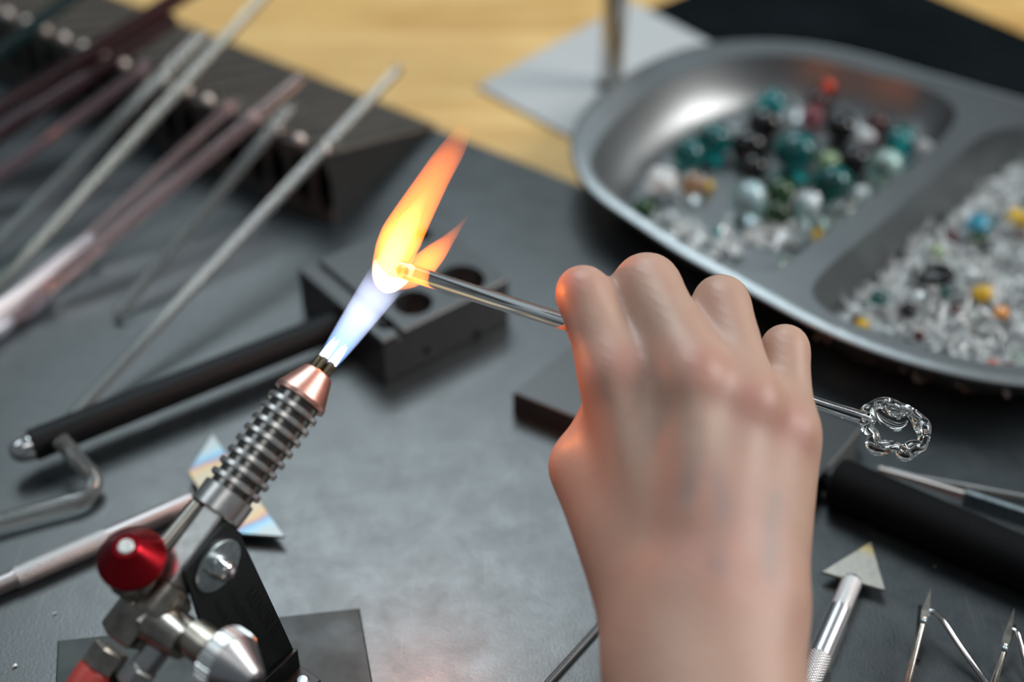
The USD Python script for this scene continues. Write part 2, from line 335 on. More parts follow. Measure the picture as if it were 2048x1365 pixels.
def tray_height(p, rd=None):
    z = np.full(len(p), ZT)
    dl, dr = inside_dist(lP, p), inside_dist(rP, p)
    soft = lambda t, k: (1 - (1 - np.clip(t, 0, 1)) ** k)
    z -= (ZT - FLOOR_L) * soft(np.maximum(dl - .0006, 0) / .024, 2.3) + (ZT - FLOOR_R) * soft(np.maximum(dr - .0006, 0) / .011, 1.7)
    return z
z = tray_height(pts) - .0008 * sstep(1 - rim_d / .0025)
tri = Delaunay(pts).simplices; cen = pts[tri].mean(1); tri = tri[shapely.contains_xy(rimP.buffer(1e-5), cen[:, 0], cen[:, 1])]
top = np.column_stack([pts, z + T]); n0 = len(top); bot = top - [0, 0, .0008]
a_ = top[tri[:, 1]] - top[tri[:, 0]]; b_ = top[tri[:, 2]] - top[tri[:, 0]]; flip = np.cross(a_, b_)[:, 2] < 0; tri[flip] = tri[flip][:, ::-1]
nb = len(rim); ring = np.arange(n0 - nb, n0)
side = []
for i in range(nb):
    p, q = ring[i], ring[(i + 1) % nb]; side += [(p, q, q + n0), (p, q + n0, p + n0)]
tray_c = np.array([*rimP.centroid.coords[0], T])
tray = Thing('divided_tray', 'pressed stainless steel divided tray holding glass beads and chips', 'tray', tray_c)
tm = trimesh.Trimesh(np.vstack([top, bot]), np.vstack([tri, tri[:, ::-1] + n0, side]), process=False)
tray.part('pan', tm, tray_steel, 40)
lip = np.column_stack([np.vstack([rim, rim[:1]]), np.full(nb + 1, T + ZT - .0016)])
tray.part('rolled_rim', tube(lip, .0012, 10), tray_steel, True)
# ---- beads of the left compartment
bead_glass = dict(
 teal=glass('teal_glass', (.01, .27, .26), .03, .30, (.0, .075, .075)), turquoise=glass('turquoise_glass', (.02, .60, .62), .03, .4, (.0, .25, .27)),
 dark=glass('dark_green_glass', (.06, .20, .05), .05, .5, (.012, .05, .012)), black=glass('black_glass', (.02, .015, .02), .04, .85, (.003, .0025, .003)),
 maroon=glass('wine_glass', (.25, .04, .05), .05, .5, (.08, .015, .018)), pink=glass('rose_glass', (.7, .2, .25), .05, .4, (.35, .10, .13)),
 clear=glass('clear_bead', (.95, .97, .96), .02, .07, (.75, .78, .76)), pale=glass('pale_green_glass', (.72, .90, .80), .03, .08, (.55, .72, .62)),
 aqua=glass('pale_aqua_glass', (.76, .94, .95), .03, .14, (.62, .80, .80)), lime=glass('lime_glass', (.55, .75, .4), .05, .4, (.30, .42, .22)),
 orange=glass('orange_glass', (1, .45, .03), .05, .6, (.80, .30, .01)), yellow=glass('yellow_glass', (1, .72, .05), .05, .6, (.80, .50, .02)),
 red=glass('red_glass', (1, .10, .02), .05, .75, (.85, .07, .015)), white=glass('frosted_glass', (.9, .92, .93), .12, .6, (.85, .86, .86)),
 blue=glass('blue_glass', (.05, .5, .75), .05, .6, (.01, .28, .42)))
bl = [ # u, v, radius in picture units, glass, label
 (1545, 205, 27, 'turquoise', 'bright turquoise glass bead at the back of the pile'), (1654, 178, 13, 'red', 'small glowing orange red bead at the very back of the left compartment'),
 (1637, 203, 21, 'maroon', 'dark wine red bead just in front of the small orange red one'), (1626, 228, 20, 'pink', 'rose pink bead below the dark wine red bead'),
 (1592, 213, 18, 'clear', 'small clear bead between the turquoise and the rose bead'), (1530, 249, 36, 'black', 'large black bead directly below the turquoise one'),
 (1430, 279, 36, 'teal', 'deep teal bead at the upper left of the pile'), (1464, 262, 13, 'clear', 'tiny clear bead right of the upper left teal bead'),
 (1377, 306, 34, 'teal', 'teal bead with a pale top near the left wall'), (1496, 293, 37, 'black', 'black bead in the middle left of the pile'),
 (1507, 336, 31, 'black', 'black bead behind the pale aqua bead'), (1593, 303, 43, 'teal', 'largest deep teal bead in the middle of the pile'),
 (1685, 255, 31, 'black', 'black bead at the upper right of the pile'), (1724, 272, 19, 'white', 'frosted white lump between the black and the right teal bead'),
 (1753, 247, 24, 'maroon', 'dark reddish bead at the upper right edge of the pile'), (1801, 285, 34, 'teal', 'teal bead at the right edge of the pile'),
 (1768, 334, 36, 'pale', 'pale green clear marble by the divider wall'), (1714, 322, 29, 'black', 'dark brown bead left of the pale green marble'),
 (1656, 325, 23, 'lime', 'small lime green bead right of the largest teal bead'), (1560, 388, 33, 'dark', 'dark green bead in the front of the pile'),
 (1556, 424, 27, 'dark', 'second dark green bead nearest the viewer'), (1498, 396, 38, 'aqua', 'pale aqua clear marble at the front of the pile'),
 (1669, 367, 39, 'teal', 'teal bead at the front right of the pile'), (1614, 414, 32, 'clear', 'clear marble at the front between green and teal beads'),
 (1684, 430, 27, 'clear', 'clear marble at the front right below the teal bead'), (1322, 362, 32, 'white', 'white spiky frosted lump at the left of the pile'),
 (1385, 367, 27, 'clear', 'clear bead with an orange core at the left'), (1383, 357, 13, 'orange', 'small orange bead on top of the clear left bead'), (1416, 371, 12, 'yellow', 'small yellow bead beside the small orange one'),
 (1288, 417, 24, 'dark', 'dark green bead at the far left front'), (1312, 441, 15, 'clear', 'small sparkling clear bead right of the far left green one'), (1338, 434, 16, 'clear', 'second small sparkling clear bead at the left front'),
 (1632, 446, 20, 'pale', 'small pale green bead in front of the clear marble'), (1636, 470, 13, 'yellow', 'tiny straw yellow bead closest to the tray centre'),
 (1843, 297, 16, 'white', 'cream white lump at the right end of the pile'), (1711, 390, 19, 'clear', 'small clear bead right of the front teal bead'), (1600, 458, 12, 'clear', 'bright tiny clear bead at the front of the pile'),
 (1435, 467, 12, 'turquoise', 'tiny turquoise bead among the clear shards in front'), (1408, 521, 13, 'clear', 'tiny sparkling clear bead close to the front rim'), (1572, 523, 17, 'pale', 'small sea green piece near the front right of the compartment')]
pos, rad = [], []
for u, v, rp, k, lab in bl:
    r = rp * .70 / FPX; r = r * .97; p = P(u, v, FLOOR_L + r); r = rp * float(np.linalg.norm(p - EYE)) * .985 / FPX
    q = P(u, v, FLOOR_L + .0004 + r)
    for _ in range(30): q = .5 * q + .5 * P(u, v, float(tray_height(q[None, :2])[0]) + .0004 + r)
    pos.append(q); rad.append(r)
pos, rad = A3(pos), A3(rad)
for it in range(60):                                                      # beads touch but do not sink into each other
    for i in range(len(pos)):
        for j in range(i):
            d = pos[i] - pos[j]; L = np.linalg.norm(d); o = rad[i] + rad[j] - L
            if o > 0:
                d = d / max(L, 1e-6) * o * .5; wi = rad[j] / (rad[i] + rad[j])
                pos[i] += d * 2 * wi; pos[j] -= d * 2 * (1 - wi)
    h = tray_height(pos[:, :2]); pos[:, 2] = np.maximum(pos[:, 2], T + h + rad)
    pos[:, 2] -= .0003 * (pos[:, 2] - T - h - rad > .0003)
for i, (u, v, rp, k, lab) in enumerate(bl):
    lump = k == 'white' or 'piece' in lab
    b = solo('glass_lump' if lump else 'glass_bead', ball(pos[i], rad[i] * (1.05 if lump else 1), 3, (1, 1, 1) if not lump else (1, .9, .85), .7 if lump else .06, i), bead_glass[k], lab, 'glass bead' if not lump else 'glass lump', smooth=True)
# ---- clear shards at the front of the left compartment
rng = np.random.default_rng(5)
def shard(c, size, seed, elong=1.0):
    r = np.random.default_rng(seed); v = r.normal(size=(11, 3)); v /= np.linalg.norm(v, axis=1, keepdims=True); v *= r.uniform(.75, 1.1, (11, 1)) * A3([1 * elong, .62, .42]) * size
    R_ = trimesh.transformations.random_rotation_matrix(r.random(3))[:3, :3] if elong > 2 else trimesh.transformations.rotation_matrix(r.uniform(0, 6.3), [0, 0, 1])[:3, :3]
    v = v @ R_.T; v[:, 2] -= v[:, 2].min(); return trimesh.Trimesh(v + c, process=False).convex_hull
shard_glass = glass('shard_glass', (.96, .97, .96), .03, .35, (.85, .85, .84))
for i, (u, v) in enumerate([(1365, 470), (1385, 490), (1402, 480), (1418, 495), (1345, 480), (1440, 500), (1452, 478), (1395, 505), (1428, 516), (1462, 512), (1512, 462), (1530, 470), (1548, 462), (1565, 478), (1520, 488), (1498, 478), (1546, 494), (1580, 492), (1378, 455), (1352, 458), (1470, 492)]):
    c = P(u, v, FLOOR_L); c[2] = T + tray_height(c[None, :2])[0] + .0003
    solo('glass_shard', shard(c, .0066 if i % 3 else .0082, 100 + i), shard_glass, 'clear glass shard lying flat at the front of the left compartment', 'glass shard', 'clear shards in the left compartment', smooth=False)
# ---- heap of chips in the right compartment
chips = {}
def heap(p): d = inside_dist(rP, p); return tray_height(p) + .0105 * sstep((d - .004) / .016) * (.7 + .6 * meshkit.noise(np.column_stack([p * 60, np.zeros(len(p))]), 3))
bx0, by0, bx1, by1 = rP.bounds
cand = rng.uniform((bx0, by0), (bx1, by1), (9000, 2)); dd = inside_dist(rP, cand)
keep = dd > .0065
wl = (P(1700, 640, FLOOR_R) - P(1900, 470, FLOOR_R))[:2]; w0 = P(1800, 560, FLOOR_R)[:2]; wn = unit([-wl[1], wl[0]]); 
side_d = (cand - w0) @ wn; side_d *= np.sign((P(1990, 640)[:2] - w0) @ wn)
keep &= side_d > -.004 * (1 + meshkit.noise(np.column_stack([cand * 90, np.zeros(len(cand))]), 8))
cand = cand[keep][:2600]; hz = heap(cand)
ms = []
for i, (p, h) in enumerate(zip(cand, hz)):
    f0 = float(tray_height(p[None])[0]); c = A3([*p, T + f0 + (h - f0) * rng.uniform(.2, 1.0) + .0004])
    ms.append(shard(c, rng.uniform(.0016, .0034), 3000 + i, rng.choice([1, 1.4, 3.0])))
solo('glass_chips', cat(*ms), glass('chip_glass', (.94, .97, .97), .05, .42, (.84, .87, .87)), 'heap of small clear glass chips filling the right compartment', 'glass chips', kind='stuff', smooth=False)
cl = [ # u, v, radius px, glass, shape, label
 (1862, 562, 34, 'black', 'disc', 'dark ring shaped glass piece lying on the clear chips'), (1838, 545, 17, 'blue', 'ball', 'bright blue glass piece beside the dark ring'), (1893, 585, 15, 'teal', 'ball', 'teal glass piece under the dark ring'),
 (1964, 589, 20, 'yellow', 'ball', 'amber yellow glass bead in the middle of the chips'), (2034, 438, 22, 'yellow', 'ball', 'amber glass bead at the right edge of the photo'), (2003, 625, 15, 'orange', 'ball', 'small orange glass piece right below the amber bead'),
 (1722, 653, 15, 'yellow', 'ball', 'yellow glass piece in the near left corner of the chips'), (1710, 646, 11, 'maroon', 'ball', 'dark red chip left of the corner yellow piece'),
 (1956, 450, 25, 'blue', 'ball', 'pale blue glass lump at the back of the chips'), (1990, 440, 13, 'teal', 'ball', 'dark teal chip right of the pale blue lump'), (1955, 478, 18, 'dark', 'ball', 'dark green chip below the pale blue lump'),
 (1902, 475, 17, 'maroon', 'ball', 'dark plum chip left of the pale blue lump'), (1872, 505, 15, 'lime', 'ball', 'pale lime chip near the divider wall'), (1984, 735, 14, 'red', 'ball', 'red glass chip at the front rim'), (2018, 737, 14, 'maroon', 'ball', 'deep red chip at the front rim beside the red one'),
 (1838, 672, 12, 'maroon', 'ball', 'wine chip near the front rim'), (1758, 598, 19, 'teal', 'ball', 'sea green chip at the left of the chips'), (1818, 620, 18, 'black', 'ball', 'smoky dark chip left of centre'), (1945, 640, 18, 'clear', 'ball', 'bright sparkling clear bead below the amber bead'),
 (2043, 470, 12, 'maroon', 'ball', 'dark red chip below the right amber bead'), (1800, 693, 11, 'teal', 'ball', 'small teal chip by the near rim'), (2035, 716, 14, 'pale', 'ball', 'pale sea green chip at the right front'), (1912, 620, 12, 'maroon', 'ball', 'small dark chip left of the sparkling bead')]
for i, (u, v, rp, k, shape, lab) in enumerate(cl):
    for _ in range(3):
        zc = .013 if _ == 0 else zc; p = P(u, v, zc); zc = float(heap(p[None, :2])[0]) + .0025
    r = rp * np.dot(p - EYE, ray(1024, 682.5)) / FPX; p[2] = T + zc
    if shape == 'disc':
        th = np.linspace(0, 2 * np.pi, 30); a1 = unit([.75, -.6, .25]); b1 = unit(np.cross(UP, a1)); loop = p + np.outer(np.cos(th), a1) * r + np.outer(np.sin(th), b1) * r * .6 + UP * .004
        m = tube(loop, .0028, 10)
    else: m = ball(p, r, 3, (1, 1, .8), .6, 50 + i)
    solo('glass_piece', m, bead_glass[k], lab, 'glass piece', smooth=True)
# grey card and post behind the tray
q0, q1, q2, q3 = P(955, 178, -MAT_T), P(1262, 8, -MAT_T), P(1470, 118, -MAT_T), P(1160, 290, -MAT_T)
solo('grey_card', slab([q0, q1, q2, q3], T - MAT_T, T - MAT_T + .0024, .0004), card, 'light grey flat plate lying on the yellow wood behind the tray', 'plate', smooth=False)
pb = P(1222, 168, 0); pb[2] = T - MAT_T + .0024
post = Thing('metal_post', 'upright steel post standing on the grey plate', 'post', pb)
post.part('pole', rod(pb, pb + UP * .22, .0070, 24), steel)
post.part('foot', lathe([(.0075, 0), (.0075, .0035), (.0062, .006)], pb, UP, 24), dark_steel)
ht = pb + A3([-.0055, -.002, .0025])
post.part('hook', tube(spline([pb + A3([-.003, 0, .006]), ht + A3([0, 0, .002]), ht + A3([-.003, -.001, .0005])], 10), .0022, 10), dark_steel)
# ---------------------------------------------------------------- bench torch and its flame
O = D(430, 1028, .4410); E = D(655, 722, .4575)
AX = unit(E - O); RT = unit(np.cross(AX, UP)); UT = np.cross(RT, AX)
SC = np.linalg.norm(E - O) / 380.0                         # metres per picture unit along the barrel
def L(s, r, u): return O + AX * s + RT * r + UT * u
tb = P(500, 1400)
torch = Thing('bench_torch', 'small steel bench torch with ribbed barrel, red and silver knobs and black stand', 'torch', tb)
# ribbed barrel
pr = [(.0085, 0), (.0088, .0004), (.0088, 48 * SC), (.0084, 50 * SC)]
torch.part('collar', lathe(pr, O, AX, 64), steel)
gr, rr = .0074, .0091
barrel = torch.part('barrel', lathe([(gr, 46 * SC), (gr, 282 * SC)], O, AX, 72), plain('barrel_steel', (.17, .165, .155), .24, 1, bump=.06, bscale=800, var=.3, vscale=300), 25)
rib_steel = plain('rib_steel', (.66, .65, .64), .30, 1, bump=.08, bscale=900, var=.2, vscale=350)
for k in range(8):
    s0 = (63 + 26.9 * k) * SC; w = 12.4 * SC
    torch.part('rib', lathe([(gr - .0006, s0), (rr - .0005, s0), (rr, s0 + .0004), (rr, s0 + w - .0003), (rr - .0003, s0 + w), (gr - .0006, s0 + w)], O, AX, 72), rib_steel, 25, under=barrel)
torch.part('tip_cone', lathe([(.0080, 279 * SC), (.0091, 280 * SC), (.0091, 289 * SC), (.0088, 293 * SC), (.0053, 346 * SC), (.0049, 349 * SC), (.0040, 349 * SC)], O, AX, 64), copper, 25)
noz = plain('scorched_brass', (.20, .165, .11), .35, 1, var=.5, vscale=400)
holes = [(0, 0)] + [(math.cos(a) * .0026, math.sin(a) * .0026) for a in np.arange(6) * math.pi / 3 + .3]
for r_, u_ in holes:
    q0 = L(347 * SC, r_, u_)
    torch.part('nozzle_tube', lathe([(.00105, 0), (.00105, 31 * SC), (.00095, 32.5 * SC), (.0006, 32.5 * SC), (.0006, 27 * SC)], q0, AX, 16), noz)
# gas tube, channel and stand
torch.part('gas_tube', rod(L(-165 * SC, -.0056, .0042), L(2 * SC, -.0048, .0034), .00265, 24), tube_nickel)
ch0, ch1 = -156 * SC, 4 * SC
prof = affinity.translate(Polygon([(-.0022, -.006), (.0062, -.006), (.0062, .0052), (-.0022, .0052)]).buffer(-.0012).buffer(.0012, 8), 0, 0)
torch.part('channel', plane_prism(prof, L(ch0, 0, 0), RT, UT, AX, ch1 - ch0), plain('sheet_steel', (.42, .41, .40), .34, 1, bump=.06, bscale=700, var=.25, vscale=150), 25)
HX = unit(AX * [1, 1, 0]); PL0 = L(0, .0063, 0)
def plate2(u, v):
    q = on_plane(u, v, PL0, RT) - PL0; return float(q @ HX), float(q @ UP)
pl = [plate2(*p) for p in [(452, 1034), (474, 1064), (482, 1084), (611, 1362)]]
zb = T + .0042 - PL0[2]
e1 = A3(pl[2]); e2 = A3(pl[3]); tt = (zb - e1[1]) / (e2[1] - e1[1]); bottom = e1 + (e2 - e1) * tt
pl2 = [pl[0], pl[1], pl[2], tuple(bottom)] + [(bottom[0] - .040, zb), plate2(395, 1240), plate2(362, 1138)]
stand = Polygon(pl2)
stand = stand if stand.is_valid else stand.buffer(0)
stp = torch.part('stand_plate', plane_prism(stand, PL0, HX, UP, RT, .0016), black_paint, False)
foot_c = PL0 + HX * (bottom[0] - .001) + UP * zb + RT * .0016
fbp = torch.part('foot_bracket', cat(hullbox(foot_c, (HX, RT, UP), A3([-.030, 0, -.0012]), A3([0, .0115, .0006]), .0003), hullbox(foot_c, (HX, RT, UP), A3([-.030, .0, 0]), A3([0, .0016, .0095]), .0003)), black_paint, False)
torch.part('foot_screw', lathe([(.0026, 0), (.0026, .0012), (.0018, .0021), (.0004, .0023)], foot_c + RT * .0075 - HX * .005 + UP * .0006, UP, 20), zinc, under=fbp)
bp = [P(u, v, .003) for u, v in [(115, 1281), (719, 1216), (752, 1400), (758, 1440), (105, 1490)]]
torch.part('base_plate', slab([bp[0], bp[1], bp[3], bp[4]], T + .0002, T + .003, .0005), plate_glass, False, label='dark smoky flat base plate')
# lettering on the stand
def letter(text, u, v, u2, v2, h):
    m = meshkit.text_mesh(text, 1.0, .05); b = m.bounds; m.apply_translation([-b[0][0], 0, 0]); wid = b[1][0] - b[0][0]
    p, q = A3(plate2(u, v)), A3(plate2(u2, v2)); ln = np.linalg.norm(q - p); ex = (q - p) / ln; ey = A3([-ex[1], ex[0]])
    vx = m.vertices; loc = p + np.outer(vx[:, 0] * ln / wid, ex) + np.outer(vx[:, 1] * h, ey)
    mm = trimesh.Trimesh(PL0 + np.outer(loc[:, 0], HX) + np.outer(loc[:, 1], UP) + np.outer(.0016 + vx[:, 2] * .002, RT), m.faces, process=False); mm.fix_normals(); return mm
torch.part('lettering', cat(letter('MINOR B', 481, 1190, 537, 1272, .0046), letter('Precision', 447, 1190, 490, 1256, .0030), letter('Made in', 420, 1205, 450, 1256, .0026)), black_print, False, under=stp)
wc = on_plane(434, 1131, L(0, .0079, 0), RT)
ws_p = torch.part('washer', lathe([(.0092, 0), (.0092, .0008), (.0088, .0011), (.0040, .0011)], wc, RT, 48), zinc)
bz = wc + RT * .001
torch.part('bolt', lathe([(.0040, 0), (.0040, .0010), (.0036, .0016), (.0034, .0038), (.0030, .0046), (.0018, .0053), (.0006, .0055)], bz, RT, 32), chrome, under=ws_p)
# valve body under the channel
def TP(u, v, h): return on_plane(u, v, L(0, 0, h), UT)
B0 = TP(352, 1143, -.001); B1 = TP(315, 1205, -.003); B2 = TP(345, 1245, -.006)
torch.part('valve_body', cat(lathe([(.0052, 0), (.0066, .0012), (.0066, .010), (.0058, .012)], L(-152 * SC, .0022, -.0012), -AX, 40),
    hullbox(L(-215 * SC, .0015, -.004), (RT, AX, UT), A3([-.0085, -.0075, -.0055]), A3([.0075, .0085, .0050]), .0022),
    lathe([(.0062, 0), (.0062, .008), (.0050, .0095)], L(-192 * SC, -.0062, .0005), UT, 40),
    lathe([(.0075, 0), (.0064, .008), (.0056, .0125)], L(-232 * SC, .0035, -.0045), RT, 40)), nickel, 30)
# red knob: points up along UT
kc = TP(266, 1122, .0098); KA = .866 * unit(EYE - kc) + .5 * (-.45 * A3([1, 0, 0]) + .89 * A3([0, sp, cp]))
rk = torch.part('red_knob', lathe([(.0050, -.0012), (.0088, -.0010), (.0104, .0002), (.0105, .0018), (.0102, .0024), (.0044, .0092), (.0038, .0095), (.0026, .0095)], kc, KA, 64), red_anod, 25)
torch.part('knob_screw', lathe([(.0025, .0085), (.0025, .0096), (.0022, .0099)], kc, KA, 28), white_spot, under=rk)
torch.part('valve_stem', rod(TP(300, 1182, .001), kc + KA * .0002, .0048, 32), nickel)
# silver knob: points right along RT
s0 = TP(364, 1260, -.0055)
kn = s0 + RT * .0185
torch.part('threaded_stem', lathe([(.0046 + (.0004 if i % 2 else 0), -.005 + i * .0006) for i in range(22)], s0, RT, 32), dark_steel, 20)
torch.part('stem_nut', lathe([(.0056, .0040), (.0060, .0046), (.0060, .0130), (.0056, .0135)], s0, RT, 40), plain('brass_nickel', (.44, .40, .34), .3, 1, var=.3, vscale=250))
sk = torch.part('silver_knob', lathe([(.0085, -.0028), (.0098, -.0026), (.0103, -.0020), (.0103, .0026), (.0100, .0032)], kn, RT, 216, lambda th, s: -.045 * (np.sin(th * 36) > 0)), steel, 15)
torch.part('knob_cone', lathe([(.0098, .0030), (.0097, .0034), (.0038, .0128), (.0033, .0131)], kn, RT, 64), aluminium, 25, under=sk)
torch.part('knob_cap', lathe([(.0026, .0126), (.0026, .0134), (.0022, .0136)], kn, RT, 28), dark_steel, under=sk)
# hose side
back = -AX
h0 = TP(288, 1212, -.0035)
torch.part('inlet_block', lathe([(.0066, 0), (.0074, .0010), (.0074, .0120), (.0066, .0130)], TP(292, 1208, -.003), TP(226, 1294, -.006) - TP(292, 1208, -.003), 6, start=.35), nickel, 20)
ha, hb = TP(226, 1296, -.006), TP(188, 1352, -.0075)
torch.part('hose_nut', lathe([(.0052, 0), (.0060, .0008), (.0060, .0072), (.0050, .0084)], ha, hb - ha, 6, start=.2), nickel, 20)
hc = TP(150, 1400, -.009)
hose_dir = unit(hb - ha)
p0 = ha + hose_dir * .0085
path = spline([p0, p0 + hose_dir * .012, p0 + hose_dir * .03 + A3([-.004, -.006, .001]), p0 + A3([-.03, -.06, -.05]), A3([-.19, .06, T + .0068]), A3([-.24, -.08, T + .0068])], 40)
path[:, 2] = np.maximum(path[:, 2], T + .0068)
torch.part('red_hose', tube(path, .0062, 24), red_hose, True)
dcl = unit(path[5] - path[3])
torch.part('hose_clamp', lathe([(.0066, 0), (.0069, .0004), (.0069, .0036), (.0066, .004)], path[2], unit(path[4] - path[2]), 32), white_spot)
i0, i1 = TP(332, 1276, -.006), TP(284, 1340, -.009)
torch.part('second_inlet', rod(i0, i1, .0043, 32), steel)
j1 = i1 + unit(i1 - i0) * .012
torch.part('second_nut', lathe([(.0042, 0), (.0050, .0007), (.0050, .0068), (.0042, .0076)], i1 - unit(i1 - i0) * .001, i1 - i0, 6), steel, 20)
path2 = spline([j1 - unit(i1 - i0) * .005, j1 + unit(i1 - i0) * .010, j1 + A3([-.02, -.05, -.05]), A3([-.150, .05, T + .0066]), A3([-.18, -.08, T + .0066])], 30); path2[:, 2] = np.maximum(path2[:, 2], T + .0066)
torch.part('dark_hose', tube(path2, .0056, 20), rubber, True)

# ---- flame
def vol(name, color, strength, fade=None):
    """glowing gas: emission per metre; fade = (point, direction, [(distance, factor), ...])"""
    if fade is None: return mat(name, {'e': ('emission', dict(color=color, strength=strength))}, surface=None, volume='e.emission')
    p0, d, stops = fade; x = [s for s, _ in stops]; lo, hi = min(x), max(x)
    return mat(name, {'g': ('geometry', {}), 's': ('vector_math', dict(math_type='subtract', vector2=p0)), 'd': ('vector_math', dict(math_type='dot_product', vector2=d)),
        'm': ('map_range', dict(from_min=lo, from_max=hi, to_min=0, to_max=1, clamp=True)), 'r': ('rgb_ramp', dict(ramp=[((a - lo) / (hi - lo), A3(c)) for a, c in stops])), 'e': ('emission', dict(strength=strength))},
        [('g.position', 's.vector1'), ('s.vector', 'd.vector1'), ('d.value', 'm.value'), ('m.result', 'r.fac'), ('r.color', 'e.color')], None, 'e.emission')
fl = Thing('torch_flame', 'burning gas flame, blue at the nozzle and orange around the glass rod tip', 'flame', E)
FD = .4575
def fp(u, v, k=0.0): return D(u, v, FD + k)
pxm = FD / FPX
A_, B_ = fp(657, 722), fp(775, 556, .008)
bd = unit(B_ - A_); bl_ = np.linalg.norm(B_ - A_)
blue = vol('blue_gas', None, 1.0, (A_, bd, [(-.002, (20, 60, 190)), (.004, (75, 130, 250)), (bl_ * .45, (105, 122, 180)), (bl_ * .82, (62, 65, 96)), (bl_ * .98, (6, 6, 10))]))
tt_ = np.linspace(0, 1, 24)
fl.part('blue_cone', tube([A_ + bd * bl_ * t for t in tt_], [pxm * (21 + 21 * t ** .8) for t in tt_], 28), blue, True)
jet = mat('jet_core', {'e': ('emission', dict(color=(.86, .93, 1.0), strength=3.0))}, surface='e.emission')
for r_, u_ in holes[1:]:
    q = L(380 * SC, r_, u_)
    fl.part('inner_jet', tube([q + AX * s for s in np.linspace(0, .0075, 10)], [.00070 * max(.05, (1 - (s / .0077) ** 2)) for s in np.linspace(0, .0075, 10)], 12), jet, True)
# orange plume: centre line and half widths read along the flame
pl_ = [(772, 570, 22, .006), (772, 556, 36, .006), (778, 536, 42, .007), (787, 512, 44, .008), (800, 480, 41, .010), (818, 445, 38, .012), (838, 410, 35, .014), (860, 372, 32, .016), (884, 332, 30, .018), (906, 298, 27, .020), (923, 268, 22, .022), (934, 246, 14, .023)]
cl_ = A3([fp(u, v, k) for u, v, w, k in pl_]); ws = A3([w for *_, w, k in pl_]) * pxm
n_ = 60; cl_s = spline(cl_, n_); ws_s = np.interp(np.linspace(0, 1, n_), np.linspace(0, 1, len(ws)), ws)
pd = unit(cl_[-1] - cl_[1]); plen = float((cl_[-1] - cl_[0]) @ pd)
gas = lambda k: (1.0 * k, .19 * k, .016 * k)
orange = vol('orange_gas', None, 1.0, (cl_[0], pd, [(-.006, gas(420)), (plen * .22, gas(480)), (plen * .45, gas(290)), (plen * .66, gas(180)), (plen * .82, gas(85)), (plen * .93, gas(22)), (plen, gas(0))]))
fl.part('orange_plume', tube(cl_s, ws_s, 32), orange, True)
core = [(776, 566, 14, .006), (772, 545, 24, .007), (781, 520, 26, .008), (800, 478, 24, .011), (826, 430, 17, .013), (850, 388, 9, .015), (866, 362, 3, .016)]
hot = lambda k: (1.0 * k, .66 * k, .22 * k)
cc = spline([fp(u, v, k) for u, v, w, k in core], 36); cw = np.interp(np.linspace(0, 1, 36), np.linspace(0, 1, len(core)), [w * pxm for *_, w, k in core])
cd = unit(cc[-1] - cc[0]); cL = np.linalg.norm(cc[-1] - cc[0])
fl.part('hot_core', tube(cc, cw, 28), vol('hot_gas', None, 1.0, (cc[0], cd, [(-.005, hot(420)), (cL * .25, hot(200)), (cL * .6, hot(80)), (cL, hot(5))])), True)
hb_ = spline([fp(752, 520, .006), fp(756, 548, .006), fp(775, 570, .006), fp(805, 560, .007), fp(825, 548, .008)], 30)
fl.part('white_base', tube(hb_, np.interp(np.linspace(0, 1, 30), [0, .25, .5, .8, 1], A3([3, 13, 18, 12, 4]) * pxm), 20), vol('white_gas', (1.0, .80, .62), 520), True)
sl = [(790, 575, 6, .007), (822, 556, 22, .008), (850, 528, 27, .009), (876, 502, 22, .011), (900, 476, 13, .013), (920, 452, 6, .015), (938, 428, 1.5, .017)]
sc_ = spline([fp(u, v, k) for u, v, w, k in sl], 40); sw = np.interp(np.linspace(0, 1, 40), np.linspace(0, 1, len(sl)), [w * pxm for *_, w, k in sl])
sd = unit(sc_[-1] - sc_[0]); sL = np.linalg.norm(sc_[-1] - sc_[0])
fl.part('side_lick', tube(sc_, sw, 24), vol('lick_gas', None, 1.0, (sc_[0], sd, [(0, gas(420)), (sL * .4, gas(480)), (sL * .65, gas(200)), (sL * .85, gas(110)), (sL, gas(20))])), True)
fb = UsdLux.SphereLight.Define(stage, '/World/flame_light'); fb.CreateRadiusAttr(.0045); fb.CreateIntensityAttr(270.0); fb.CreateColorAttr(Gf.Vec3f(1.0, .23, .025)); fb.AddTranslateOp().Set(Gf.Vec3d(*map(float, fp(784, 535, .017))))
# ---- the glass rod worked in the flame
G0, G1 = D(797, 538, .4600), D(1737, 840, .487)
gd = unit(G1 - G0); gl = np.linalg.norm(G1 - G0)
work = Thing('worked_glass_rod', 'clear glass rod held in the flame with a flat ruffled end', 'glass rod', (G0 + G1) / 2)
gpts = [G0 + gd * gl * t for t in np.linspace(0, 1, 30)]
work.part('rod', tube(gpts, np.interp(np.linspace(0, 1, 30), [0, .35, .9, 1], [.0028, .00275, .0021, .0024]), 40), clear, True)
